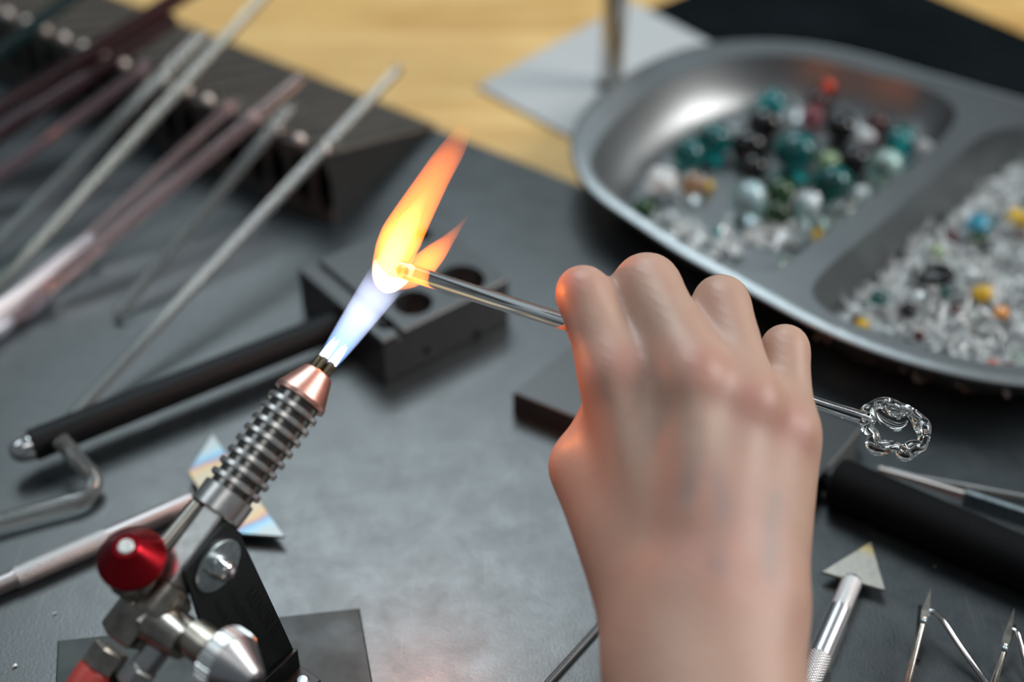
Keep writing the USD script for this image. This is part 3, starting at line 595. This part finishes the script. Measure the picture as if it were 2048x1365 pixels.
# ruffled paddle: a thin glass disc with a thick wavy edge, facing the viewer
pc = D(1793, 856, .489); pn = unit(EYE - pc + A3([.05, .12, .12])); px_ = unit(gd - pn * np.dot(gd, pn)); py_ = np.cross(pn, px_)
th = np.linspace(0, 2 * np.pi, 97)[:-1]
outline = [(1730, 838), (1738, 812), (1760, 800), (1782, 810), (1808, 814), (1828, 826), (1846, 845), (1851, 868), (1846, 896), (1828, 904), (1810, 916), (1798, 904), (1770, 902), (1745, 896), (1742, 872), (1732, 858)]
ol = A3([on_plane(u, v, pc, pn) for u, v in outline]); ol = np.column_stack([(ol - pc) @ px_, (ol - pc) @ py_]); ol = smooth_closed(ol, 96)
loop = pc + np.outer(ol[:, 0], px_) + np.outer(ol[:, 1], py_) * .93
loop = pc + (loop - pc) * .93 + pn * (.0009 * np.sin(np.arange(96) * 2 * np.pi / 96 * 7))[:, None]
rad_ = .0025 + .0006 * np.sin(np.arange(97) * 2 * np.pi / 96 * 5 + 1)
work.part('ruffled_edge', tube(np.vstack([loop, loop[:1]]), rad_, 14, False), clear, True)
k_ = 10; flat_ = loop - np.outer((loop - pc) @ pn, pn); rings = [pc + (flat_ - pc) * (i / k_) + pn * (.0004 * (i / k_) ** 2) for i in range(1, k_ + 1)]
vv = [pc]; [vv.extend(r) for r in rings]; vv = A3(vv); ff = []
for j in range(96): ff.append((0, 1 + j, 1 + (j + 1) % 96))
for i in range(k_ - 1):
    for j in range(96):
        a0, a1 = 1 + i * 96 + j, 1 + i * 96 + (j + 1) % 96; ff += [(a0, a0 + 96, a1 + 96), (a0, a1 + 96, a1)]
ff = A3(ff); nv = len(vv); edge = [(nv - 96 + j, nv - 96 + (j + 1) % 96) for j in range(96)]
dm = trimesh.Trimesh(np.vstack([vv + pn * .0006, vv - pn * .0006]), np.vstack([ff, ff[:, ::-1] + nv, [(p, p + nv, q + nv) for p, q in edge], [(p, q + nv, q) for p, q in edge]]), process=False); dm.fix_normals()
work.part('flat_end', dm, clear, True)
for pts_, w_ in (([(1755, 826), (1775, 846), (1800, 852), (1815, 842)], .0013), ([(1776, 822), (1795, 830), (1812, 828)], .0011)):
    work.part('ridge', tube(spline([on_plane(u, v, pc + pn * .0012, pn) for u, v in pts_], 16), w_ * np.sin(np.linspace(.25, math.pi - .25, 16)), 10), clear, True)
# ---------------------------------------------------------------- the hand: one continuous skin from a field of tapered bones
def surface_nets(F, o, h):
    nx, ny, nz = F.shape; inside = F < 0
    C = np.zeros((nx - 1, ny - 1, nz - 1), int); acc = np.zeros((nx - 1, ny - 1, nz - 1, 3)); cnt = np.zeros((nx - 1, ny - 1, nz - 1))
    sl = lambda d: tuple(slice(k, n - 1 + k) for k, n in zip(d, F.shape))
    for ax in range(3):
        for q in np.ndindex(2, 2):
            c0 = list(q); c0.insert(ax, 0); c1 = list(q); c1.insert(ax, 1)
            f0, f1 = F[sl(c0)], F[sl(c1)]; x = (f0 < 0) != (f1 < 0); t = np.where(x, f0 / np.where(x, f0 - f1, 1), 0)
            cnt += x
            for k in range(3): acc[..., k] += np.where(x, (t if k == ax else c0[k]), 0)
    ok = cnt > 0; idx = -np.ones(ok.shape, int); idx[ok] = np.arange(ok.sum())
    cell = np.argwhere(ok); v = o + h * (cell + acc[ok] / cnt[ok][:, None]); faces = []
    for ax in range(3):
        a, b = [k for k in range(3) if k != ax]
        lo = [slice(1, n - 1) for n in F.shape]; lo[ax] = slice(0, F.shape[ax] - 1); hi = list(lo); hi[ax] = slice(1, F.shape[ax])
        s0, s1 = inside[tuple(lo)], inside[tuple(hi)]; e = np.argwhere(s0 != s1); fl_ = s0[s0 != s1]
        e = e + [0 if k == ax else 1 for k in range(3)]
        da, db = np.eye(3, dtype=int)[a], np.eye(3, dtype=int)[b]
        q = np.stack([idx[tuple((e - x).T)] for x in (0 * da, da, da + db, db)], 1)
        if ax == 1: fl_ = ~fl_
        q = np.where(fl_[:, None], q[:, ::-1], q); faces.append(q)
    q = np.vstack(faces); f = np.vstack([q[:, [0, 1, 2]], q[:, [0, 2, 3]]])
    m = trimesh.Trimesh(v, f, process=False)
    if m.volume < 0: m.invert()
    return m
def cone_sdf(p, a, b, ra, rb):
    ab = b - a; t = np.clip(((p - a) @ ab) / (ab @ ab), 0, 1); return np.linalg.norm(p - a - t[..., None] * ab, axis=-1) - (ra + (rb - ra) * t)
def smin(a, b, k):
    h = np.clip(.5 + .5 * (b - a) / k, 0, 1); return b + (a - b) * h - k * h * (1 - h)
J = dict(
 i0=D(1330, 1205, .424), i1=D(1228, 746, .4495), i2=D(1166, 585, .4600), m0=D(1388, 1205, .414), m1=D(1386, 755, .4395), m2=D(1294, 574, .4650),
 r0=D(1448, 1205, .415), r1=D(1498, 806, .442), r2=D(1442, 607, .466), p0=D(1503, 1205, .420), p1=D(1576, 862, .449), p2=D(1570, 698, .466),
 wl=D(1335, 1345, .414), wm=D(1403, 1345, .410), wr=D(1472, 1345, .414))
J['i3'] = J['i2'] + [.003, .011, -.022]; J['i4'] = J['i3'] + [.006, -.010, -.016]
J['m3'] = J['m2'] + [.003, .012, -.025]; J['m4'] = J['m3'] + [.004, -.016, -.013]
J['r3'] = J['r2'] + [.002, .010, -.024]; J['r4'] = J['r3'] + [.003, -.017, -.011]
J['p3'] = J['p2'] + [.000, .007, -.019]; J['p4'] = J['p3'] + [.001, -.014, -.009]
J['c0'] = D(1300, 1210, .428); J['t1'] = D(1167, 934, .456); J['t2'] = D(1222, 815, .474); J['t3'] = D(1276, 748, .480)
eb = A3([.065, -.06, T + .045]); fa = (J['wl'] + J['wr']) / 2
mm = .001
chains = [('i', 10.3, 9.3, 8.2, 7.0, 11.0), ('m', 10.8, 11.6, 8.8, 7.4, 11.5), ('r', 9.9, 9.9, 8.2, 7.0, 11.5), ('p', 9.0, 8.6, 7.2, 6.2, 11.0)]
lo_ = A3([-.0, -.105, T + .004]); 
allp = A3(list(J.values())); lo_ = np.minimum(allp.min(0), eb) - .05; hi_ = np.maximum(allp.max(0), eb) + .045
def hand_field(p):
    palm = None
    for c, r1, r2, r3, r4, r0 in chains:
        s = cone_sdf(p, J[c + '0'], J[c + '1'], r0 * mm, (r1 - .3) * mm)
        palm = s if palm is None else smin(palm, s, .010)
    deep = A3([0, .004, -.011])
    for a, b, ra, rb in (('i0', 'i1', 10, 9), ('m0', 'm1', 11, 10), ('r0', 'r1', 11, 9.5), ('p0', 'p1', 11, 9)):      # flesh of the palm
        palm = smin(palm, cone_sdf(p, J[a] + deep, J[b] + deep * .8 + (J[a] - J[b]) * .12, ra * mm, rb * mm), .010)
    palm = smin(palm, cone_sdf(p, D(1528, 1230, .423), D(1556, 930, .452), .0118, .0100), .010)
    palm = smin(palm, cone_sdf(p, J['c0'], J['t1'] + (J['c0'] - J['t1']) * .22, .0150, .0105), .012)
    for a in ('wl', 'wm', 'wr'):
        q = dict(wl='i0', wm='m0', wr='p0')[a]
        palm = smin(palm, cone_sdf(p, J[a], J[q] + [0, 0, -.003], .0168, .0135), .012)
        palm = smin(palm, cone_sdf(p, J[a], J[a] + (eb - fa) * [1, 1, 1] + (J[a] - fa) * .5, .0168, .030), .012)
    out = palm
    thumb = smin(cone_sdf(p, J['t1'], J['t2'], .0106, .0094), cone_sdf(p, J['t2'], J['t3'], .0094, .0076), .002)
    thumb = smin(thumb, cone_sdf(p, J['c0'], J['t1'], .0140, .0106), .006)
    out = smin(out, thumb, .005)
    fingers = None
    for c, r1, r2, r3, r4, r0 in chains:
        f = smin(cone_sdf(p, J[c + '1'], J[c + '2'], r1 * mm * .98, r2 * mm), cone_sdf(p, J[c + '2'], J[c + '3'], r2 * mm * .97, r3 * mm), .0025)
        f = smin(f, cone_sdf(p, J[c + '3'], J[c + '4'], r3 * mm, r4 * mm), .002)
        mid = (J[c + '1'] + J[c + '2']) / 2 - A3([0, 0, .0012])
        fingers = f if fingers is None else smin(fingers, f, .0021)
    out = smin(out, fingers, .0075)
    up = unit(EYE - J['m1'])
    for c, k in (('i', 1.0), ('m', 1.5), ('r', 1.1), ('p', .8)):                       # knuckles and tendons of the back
        out = smin(out, cone_sdf(p, J[c + '1'] + up * k * .0022 - A3([0, .002, 0]), J[c + '1'] + up * k * .0022 + A3([0, .002, 0]), .0088, .0086), .004)
        e = J[c + '1'] + (J[c + '0'] - J[c + '1']) * .62
        out = smin(out, cone_sdf(p, J[c + '1'] + up * .0084, e + up * .0090, .0030, .0022), .0035)
    return out
hs = .0012
g_ = [np.arange(lo_[k], hi_[k], hs) for k in range(3)]
# coarse pass first so that the fine grid is only evaluated near the skin
F = np.full([len(x) for x in g_], 1.0); step = 8
st_ = [range(0, len(x), step) for x in g_]
mid_ = hand_field(np.stack(np.meshgrid(*[[g_[k][i:i + step].mean() for i in st_[k]] for k in range(3)], indexing='ij'), -1))
for ax_i, ix in enumerate(st_[0]):
    xs = g_[0][ix:ix + step]
    for ay_i, iy in enumerate(st_[1]):
        ys = g_[1][iy:iy + step]
        for az_i, iz in enumerate(st_[2]):
            zs = g_[2][iz:iz + step]; d0 = mid_[ax_i, ay_i, az_i]
            if abs(d0) > .0135: F[ix:ix + step, iy:iy + step, iz:iz + step] = np.sign(d0); continue
            F[ix:ix + step, iy:iy + step, iz:iz + step] = hand_field(np.stack(np.meshgrid(xs, ys, zs, indexing='ij'), -1))
hm = surface_nets(F, A3([x[0] for x in g_]), hs)
hm = max(hm.split(only_watertight=False), key=lambda m: len(m.faces))
from scipy.sparse import coo_matrix
ed_ = hm.edges_unique; nv_ = len(hm.vertices); W_ = coo_matrix((np.ones(2 * len(ed_)), (np.r_[ed_[:, 0], ed_[:, 1]], np.r_[ed_[:, 1], ed_[:, 0]])), (nv_, nv_)).tocsr()
deg_ = np.asarray(W_.sum(1)); vs_ = np.array(hm.vertices)
for _ in range(30): vs_ = .5 * vs_ + .5 * (W_ @ vs_) / deg_
hm.vertices = vs_
V = np.array(hm.vertices)
# skin colour: rosy knuckles, faint blue veins, uneven tone
def spot(c, r): return np.exp(-(np.linalg.norm(V - c, axis=1) / r) ** 2)
col = np.tile(A3([.44, .278, .212]), (len(V), 1))
tone = meshkit.fbm(V * 55, 3, 4)[:, None]; col *= .92 + .16 * tone
col = col * (1 + (meshkit.fbm(V * 160, 3, 9)[:, None] - .5) * A3([.06, .16, .16]))
upv = unit(EYE - J['m1'])
red = sum(w * spot(J[c] + upv * .010 + A3(o), r) for c, r, w, o in (('i1', .008, .9, (.003, .003, 0)), ('m1', .008, 1, (.003, .003, 0)), ('r1', .008, .9, (.0, .0, 0)), ('p1', .009, .9, (.0, .0, 0)), ('i2', .007, .5, (-.002, .004, 0)), ('r2', .006, .2, (0, 0, 0)), ('p0', .02, .3, (0, 0, 0))))
red += .35 * sum(spot(J[a] + (J[b] - J[a]) * t + upv * .01, .012) for a, b in (('m0', 'm1'), ('r0', 'r1')) for t in (.2, .5))
red = np.clip(red, 0, 1)[:, None]; col = col * (1 - red * A3([.04, .30, .26]))
vein = np.zeros(len(V))
for pts_, w in (([(1372, 985, .428), (1398, 900, .431), (1392, 800, .435)], .0017), ([(1448, 1010, .428), (1440, 930, .430), (1462, 850, .434)], .0016), ([(1440, 1130, .418), (1446, 1040, .423), (1448, 1010, .428)], .0018), ([(1556, 1000, .435), (1546, 1080, .428), (1535, 1150, .424)], .0016)):
    pp = spline([D(u, v, d - .014) for u, v, d in pts_], 30)
    dist = np.min(np.linalg.norm(V[:, None] - pp[None], axis=2), axis=1); vein = np.maximum(vein, np.exp(-(dist / (w * 2.2)) ** 2))
col = col * (1 - vein[:, None] * A3([.22, .06, -.02]))
skin = mat('skin', {'a': ('attribute', dict(attribute='skin_tone')), 'g': ('geometry', {}), 'n': ('noise_texture', dict(scale=800, detail=5, roughness=.65)), 'v': ('voronoi_texture', dict(scale=700)),
    'm': ('mix_float', dict(fac=.4)), 'b': ('bump', dict(strength=.10, distance=.0006)), 'p': ('principled_bsdf', dict(roughness=.46, subsurface_weight=.16, subsurface_scale=.004, subsurface_radius=(1, .35, .2), specular_ior_level=.42))},
    [('a.color', 'p.base_color'), ('g.position', 'n.vector'), ('g.position', 'v.vector'), ('n.fac', 'm.a'), ('v.distance', 'm.b'), ('m.result', 'b.height'), ('b.normal', 'p.normal')])
person = Thing('person', 'bare right hand and forearm of a person holding a glass rod into the flame', 'person', [*eb[:2], T])
pth = numbered(person.path + '/hand')
_, f_, n_v = meshkit.arrays(hm, True)
hg = usdkit.mesh(stage, pth, (V - person.loc, f_), skin, False)
hg.CreateNormalsAttr(Vt.Vec3fArray.FromNumpy(n_v.astype(np.float32))); hg.SetNormalsInterpolation('vertex')
UsdGeom.PrimvarsAPI(hg).CreatePrimvar('skin_tone', Sdf.ValueTypeNames.Color3fArray, 'vertex').Set(Vt.Vec3fArray.FromNumpy(np.clip(col, 0, 1).astype(np.float32)))
# ---------------------------------------------------------------- graphite paddle: drilled block with a black handle
BZ = .025
bt = [P(610, 538, BZ), P(852, 417, BZ), P(1011, 567, BZ), P(747, 684, BZ)]
bc = sum(bt) / 4; ex = unit((bt[2] - bt[3]) + (bt[1] - bt[0])); ex[2] = 0; ex = unit(ex); ey = np.cross(UP, ex)
hx = (np.linalg.norm(bt[2] - bt[3]) + np.linalg.norm(bt[1] - bt[0])) / 4; hy = (np.linalg.norm(bt[1] - bt[2]) + np.linalg.norm(bt[0] - bt[3])) / 4
import manifold3d as m3
def to_m(t): t = trimesh.Trimesh(t.vertices, t.faces, process=True); t.fix_normals(); return m3.Manifold(m3.Mesh(np.asarray(t.vertices, np.float32), np.asarray(t.faces, np.uint32)))
def from_m(m): q = m.to_mesh(); return trimesh.Trimesh(q.vert_properties[:, :3], q.tri_verts, process=False)
base = A3([bc[0], bc[1], T])
blk = to_m(hullbox(base, (ex, ey, UP), A3([-hx, -hy, 0]), A3([hx, hy, BZ]), .0008))
for u, v, r in ((922, 560, 52), (826, 606, 42), (770, 648, 19), (846, 470, 20)):
    c = P(u, v, BZ); r_ = r * .62 / FPX
    blk -= to_m(lathe([(r_ * .55, -.012), (r_ * .85, -.007), (r_, .002)], c, UP, 40))
for u, v in ((853, 702), (953, 668)):
    c = on_plane(u, v, base - ey * hy, ey); blk -= to_m(lathe([(.0019, -.002), (.0019, .008)], c, ey, 20))
blk -= to_m(hullbox(base, (ex, ey, UP), A3([-hx + .0085, -hy - .01, BZ - .004]), A3([-hx + .0115, hy + .01, BZ + .01]), .0001))
pad = Thing('graphite_paddle', 'dark graphite block with round moulds and a long black handle', 'graphite paddle', base)
pad.part('block', from_m(blk), graphite, 30)
k0 = P(62, 893, .0125); k1 = P(700, 640, .0125); kd = unit(k1 - k0)
on = k1
pad.part('handle', lathe([(.0062, 0), (.0067, .0012), (.0067, np.linalg.norm(k1 - k0))], k0, kd, 40), plain('handle_lacquer', (.005, .006, .007), .55, specular_ior_level=.18))
pad.part('end_cap', lathe([(0, -.0088), (.0024, -.0084), (.0043, -.0068), (.0054, -.0042), (.0058, -.0012), (.0058, .0004)], k0, kd, 40), chrome, 40, label='bright chrome rounded end cap')
# flat paddle below the hand: dark slab with a rough black handle
sl4 = [P(1026, 786, .012), P(1200, 650, .012), P(1726, 853, .012), P(1592, 1010, .012)]
pad2 = Thing('flat_paddle', 'flat dark grey slab paddle with rough black handle lying below the hand', 'graphite paddle', sum(sl4) / 4 * [1, 1, 0] + [0, 0, T])
pad2.part('slab', slab(sl4, T, T + .012, .0006), plain('slab_graphite', (.013, .016, .018), .40, bump=.06, bscale=900, var=.15, specular_ior_level=.8), False)
r0_ = .0098; b0, b1 = P(1668, 960, r0_), P(2230, 1209, r0_)
pad2.part('handle', lathe([(r0_ - .0022, 0), (r0_ - .0006, .0008), (r0_, .0026), (r0_, np.linalg.norm(b1 - b0) - .002), (r0_ - .002, np.linalg.norm(b1 - b0))], b0, b1 - b0, 40), rubber, label='rough black rubbery handle')
pad2.part('tang', rod(b0 - unit(b1 - b0) * .008 - UP * .0035, b0 + unit(b1 - b0) * .004 - UP * .0035, .0035, 20), rubber)
# tweezers
def strip(pts, w, t, n):
    """flat strip along pts, w wide across, t thick along n"""
    p = A3(pts); w = np.broadcast_to(w, (len(p),)); tg = np.gradient(p, axis=0); tg /= np.linalg.norm(tg, axis=1, keepdims=True); v = []
    for q, d, ww in zip(p, tg, w):
        s = unit(np.cross(n, d)); v += [q - s * ww / 2 - n * t / 2, q + s * ww / 2 - n * t / 2, q + s * ww / 2 + n * t / 2, q - s * ww / 2 + n * t / 2]
    f = []
    for i in range(len(p) - 1):
        for j in range(4): f += [(4*i+j, 4*i+(j+1) % 4, 4*i+4+(j+1) % 4), (4*i+j, 4*i+4+(j+1) % 4, 4*i+4+j)]
    e = 4 * (len(p) - 1); f += [(0, 2, 1), (0, 3, 2), (e, e+1, e+2), (e, e+2, e+3)]
    m = trimesh.Trimesh(v, f, process=False); m.fix_normals(); return m
tw = Thing('tweezers', 'steel tweezers with ribbed grips lying behind the rough black handle', 'tweezers', P(1900, 985))
twn = unit(np.cross(UP, P(2048, 1040) - P(1757, 938)))
tw.part('arm', strip([P(1757, 939, .0075), P(1828, 960, .0075), P(1926, 992, .0075), P(2200, 1083, .0075)], [.0022, .0026, .0040, .0062], .0013, twn), satin, False)
tw.part('arm', strip([P(1775, 941, .0075), P(1830, 956, .0075), P(1922, 973, .0078), P(2060, 1003, .0085), P(2300, 1068, .0085)], [.0020, .0024, .0030, .0050, .0070], .0011, twn), steel, False)
ga, gb = P(1927, 994, .0075), P(2190, 1082, .0075); gdir = unit(gb - ga); gl2 = np.linalg.norm(gb - ga)
gs = cross_up = np.cross(gdir, twn)
gp = tw.part('grip', hullbox(ga, (gdir, twn, unit(np.cross(gdir, twn))), A3([0, -.0014, -.0040]), A3([gl2, .0006, .0040]), .0003), zinc, False)
rb = [hullbox(ga + gdir * (.0008 + .0013 * k), (gdir, twn, unit(np.cross(gdir, twn))), A3([0, -.0019, -.0040]), A3([.0007, -.0012, .0040]), .00012) for k in range(int(gl2 / .0013) - 1)]
for m_ in rb[:40]: tw.part('grip_rib', m_, zinc, False, under=gp)
# knurled handle tools
def knurl(o, a, s0, s1, r, name_thing, under, part='knurled_grip'):
    n = 160; rows = max(8, int((s1 - s0) / .00022)); th = np.arange(n) * 2 * np.pi / n; x, y, a = frame(a); v, f = [], []
    for i in range(rows + 1):
        s = s0 + (s1 - s0) * i / rows; k = s / r * 1.05
        q = np.maximum(np.abs(np.sin(10 * (th + k))), np.abs(np.sin(10 * (th - k)))); rr = r * (1.04 - .10 * q) * (1 if 0 < i < rows else .95)
        v += list(o + a * s + (rr * np.cos(th))[:, None] * x + (rr * np.sin(th))[:, None] * y)
    for i in range(rows):
        for j in range(n):
            k = (j + 1) % n; f += [(i*n+j, i*n+k, (i+1)*n+k), (i*n+j, (i+1)*n+k, (i+1)*n+j)]
    c0 = len(v); v += [o + a * s0, o + a * s1]
    for j in range(n): f += [(c0, (j + 1) % n, j), (c0 + 1, rows * n + j, rows * n + (j + 1) % n)]
    m = trimesh.Trimesh(v, f, process=False); m.fix_normals(); name_thing.part(part, m, knurled, 40, under=under)
tr = .0040; ha_, hb_2 = P(1707, 1156, tr), P(1585, 1440, tr); hdv = unit(hb_2 - ha_); HL = np.linalg.norm(hb_2 - ha_)
ss = lambda u, v: float((P(u, v, tr) - ha_) @ hdv)
tool = Thing('triangle_scraper', 'small scraper with plain triangular steel blade and knurled aluminium handle right of the wrist', 'scraper', P(1680, 1200))
bl3 = [P(1742, 1084, .0052), P(1643, 1144, .0052), P(1771, 1181, .0052)]
tint_c = bl3[0]
blade_m = mat('tinted_blade', {'g': ('geometry', {}), 'd': ('vector_math', dict(math_type='distance', vector2=tint_c)), 'm': ('map_range', dict(from_min=0, from_max=.014, clamp=True)),
    'r': ('rgb_ramp', dict(ramp=[(0, (.20, .16, .15)), (.14, (.30, .24, .18)), (.28, (.55, .42, .17)), (.5, (.46, .42, .33)), (.7, (.45, .43, .39)), (1, (.45, .43, .39))])),
    'n': ('noise_texture', dict(scale=500, detail=4)), 'q': ('map_range', dict(to_min=.28, to_max=.5)), 'p': ('principled_bsdf', dict(metallic=.85))},
    [('g.position', 'd.vector1'), ('d.value', 'm.value'), ('m.result', 'r.fac'), ('r.color', 'p.base_color'), ('g.position', 'n.vector'), ('n.fac', 'q.value'), ('q.result', 'p.roughness')])
tool.part('blade', slab(bl3, T + .0040, T + .0052, .0002), blade_m, False)
th_ = tool.part('handle', lathe([(0, .0000), (tr * .5, .0003), (tr * .8, .0011), (tr * .94, .0024), (tr * .95, ss(1678, 1222)), (tr, ss(1678, 1222) + .0003), (tr, ss(1640, 1312)), (tr * .93, ss(1640, 1312) + .0006), (tr * .93, HL)], ha_, hdv, 48), aluminium, 30)
knurl(ha_, hdv, .0024, ss(1679, 1220), tr, tool, th_); knurl(ha_, hdv, ss(1640, 1314), HL - .001, tr * 1.08, tool, th_)
lt = .0040; la, lb = P(392, 1000, lt), P(-150, 1236, lt); ld = unit(lb - la); LL = np.linalg.norm(lb - la); s2 = lambda u, v: float((P(u, v, lt) - la) @ ld)
tool2 = Thing('heat_tinted_scraper', 'scraper with rainbow heat-tinted steel blade and knurled handle behind the torch', 'scraper', P(300, 1040))
q4 = [P(425, 868, .0052), P(376, 945, .0052), P(455, 1066, .0052), P(570, 1074, .0052)]
c_t = (q4[0] + q4[3]) / 2 * .5 + (q4[1] + q4[2]) / 2 * .5; ax_t = unit(q4[3] - q4[0])
half = np.linalg.norm(q4[3] - q4[0]) / 2
tint2 = mat('rainbow_blade', {'g': ('geometry', {}), 's': ('vector_math', dict(math_type='subtract', vector2=c_t)), 'd': ('vector_math', dict(math_type='dot_product', vector2=ax_t)), 'a': ('math', dict(math_type='absolute')),
    'n': ('noise_texture', dict(scale=120, detail=2)), 'ad': ('math', dict(math_type='multiply_add', value2=.006)), 'm': ('map_range', dict(from_min=.003, from_max=half + .003, clamp=True)),
    'r': ('rgb_ramp', dict(ramp=[(0, (.34, .28, .20)), (.42, (.36, .30, .22)), (.52, (.42, .28, .15)), (.58, (.28, .20, .22)), (.64, (.16, .27, .38)), (.72, (.24, .35, .40)), (.82, (.30, .32, .32)), (1, (.30, .32, .32))])), 'p': ('principled_bsdf', dict(metallic=.8, roughness=.45))},
    [('g.position', 's.vector1'), ('s.vector', 'd.vector1'), ('d.value', 'a.value1'), ('g.position', 'n.vector'), ('n.fac', 'ad.value1'), ('a.value', 'ad.value3'), ('ad.value', 'm.value'), ('m.result', 'r.fac'), ('r.color', 'p.base_color')])
tool2.part('blade', slab(q4, T + .0041, T + .0052, .0002), tint2, False)
th2_ = tool2.part('handle', lathe([(lt * .6, 0), (lt * .85, .0008), (lt, .0022), (lt, s2(30, 1158)), (lt * .93, s2(30, 1158) + .001), (lt * .93, LL)], la, ld, 48), plain('worn_aluminium', (.42, .39, .39), .45, 1), 30)
knurl(la, ld, .002, s2(338, 1023), lt * 1.02, tool2, th2_); knurl(la, ld, s2(214, 1077), s2(32, 1157), lt * 1.06, tool2, th2_)
# thin black rod by the wrist
ta, tb2 = P(1020, 1450, .0013), P(1330, 1108, .0013)
solo('thin_black_rod', rod(ta, tb2, .0013, 16), graphite, 'thin straight black rod lying left of the wrist', 'rod', loc=(ta + tb2) / 2)
# bent wire picks in the lower right corner
def pick(label, tip, hub, stem_end, dark0, dark1, wire):
    h = .011; t = Thing('wire_pick', label, 'pick', P(*stem_end))
    T0, H0 = P(*tip, .0125), P(*hub, h); d = unit(H0 - T0); s = unit(np.cross(UP, d))
    t.part('pointed_blade', trimesh.Trimesh(np.vstack([[T0], *[[H0 + s * a * .0011 + UP * b * .0005 for a in (-1, 1) for b in (-1, 1)]], [(T0 * .3 + H0 * .7) + s * a * .0014 + UP * b * .0005 for a in (-1, 1) for b in (-1, 1)]]), process=False).convex_hull, nickel, False)
    t.part('stem', tube(spline([H0 + (T0 - H0) * .12, H0 + (P(*stem_end, .002) - H0) * .5 + UP * .0006, P(*stem_end, .0012)], 14), np.linspace(.0009, .0012, 14), 12), nickel)
    t.part('lower_blade', strip([P(*dark0, h - .0025), P(*dark1, .0012)], [.0014, .0020], .0009, UP), black_paint, False)
    t.part('bent_wire', tube(spline([P(u, v, z_) for u, v, z_ in wire], 30), .0011, 14), chrome)
    t.part('rivet', ball(H0 + UP * .0005, .0012, 2), zinc, True)
pick('bent wire pick with dark pointed blade right of the triangular scraper', (1862, 1176), (1846, 1245), (1806, 1400), (1840, 1212), (1834, 1322), [(1850, 1232, .0105), (1866, 1224, .011), (1876, 1232, .0108), (1905, 1272, .008), (1950, 1336, .0035), (1994, 1396, .0011)])
pick('second bent wire pick with dark pointed blade in the lower right corner', (2029, 1216), (2008, 1300), (1978, 1400), (2028, 1252), (1996, 1342), [(2022, 1262, .0105), (2030, 1262, .011), (2036, 1274, .0105), (2056, 1340, .0055), (2072, 1400, .0011)])
for i, (u, v, r, lab) in enumerate([(30, 1334, .0010, 'white glass crumb on the mat in the lower left corner'), (110, 1229, .0007, 'tiny pale crumb on the mat above the smoky base plate'), (882, 796, .0006, 'tiny reddish crumb on the mat before the graphite block'), (1870, 1134, .0005, 'tiny bright fleck on the mat above the left wire pick')]):
    solo('glass_crumb', shard(P(u, v, .0001), r * 1.3, 900 + i), white_spot, lab, 'crumb', smooth=False)
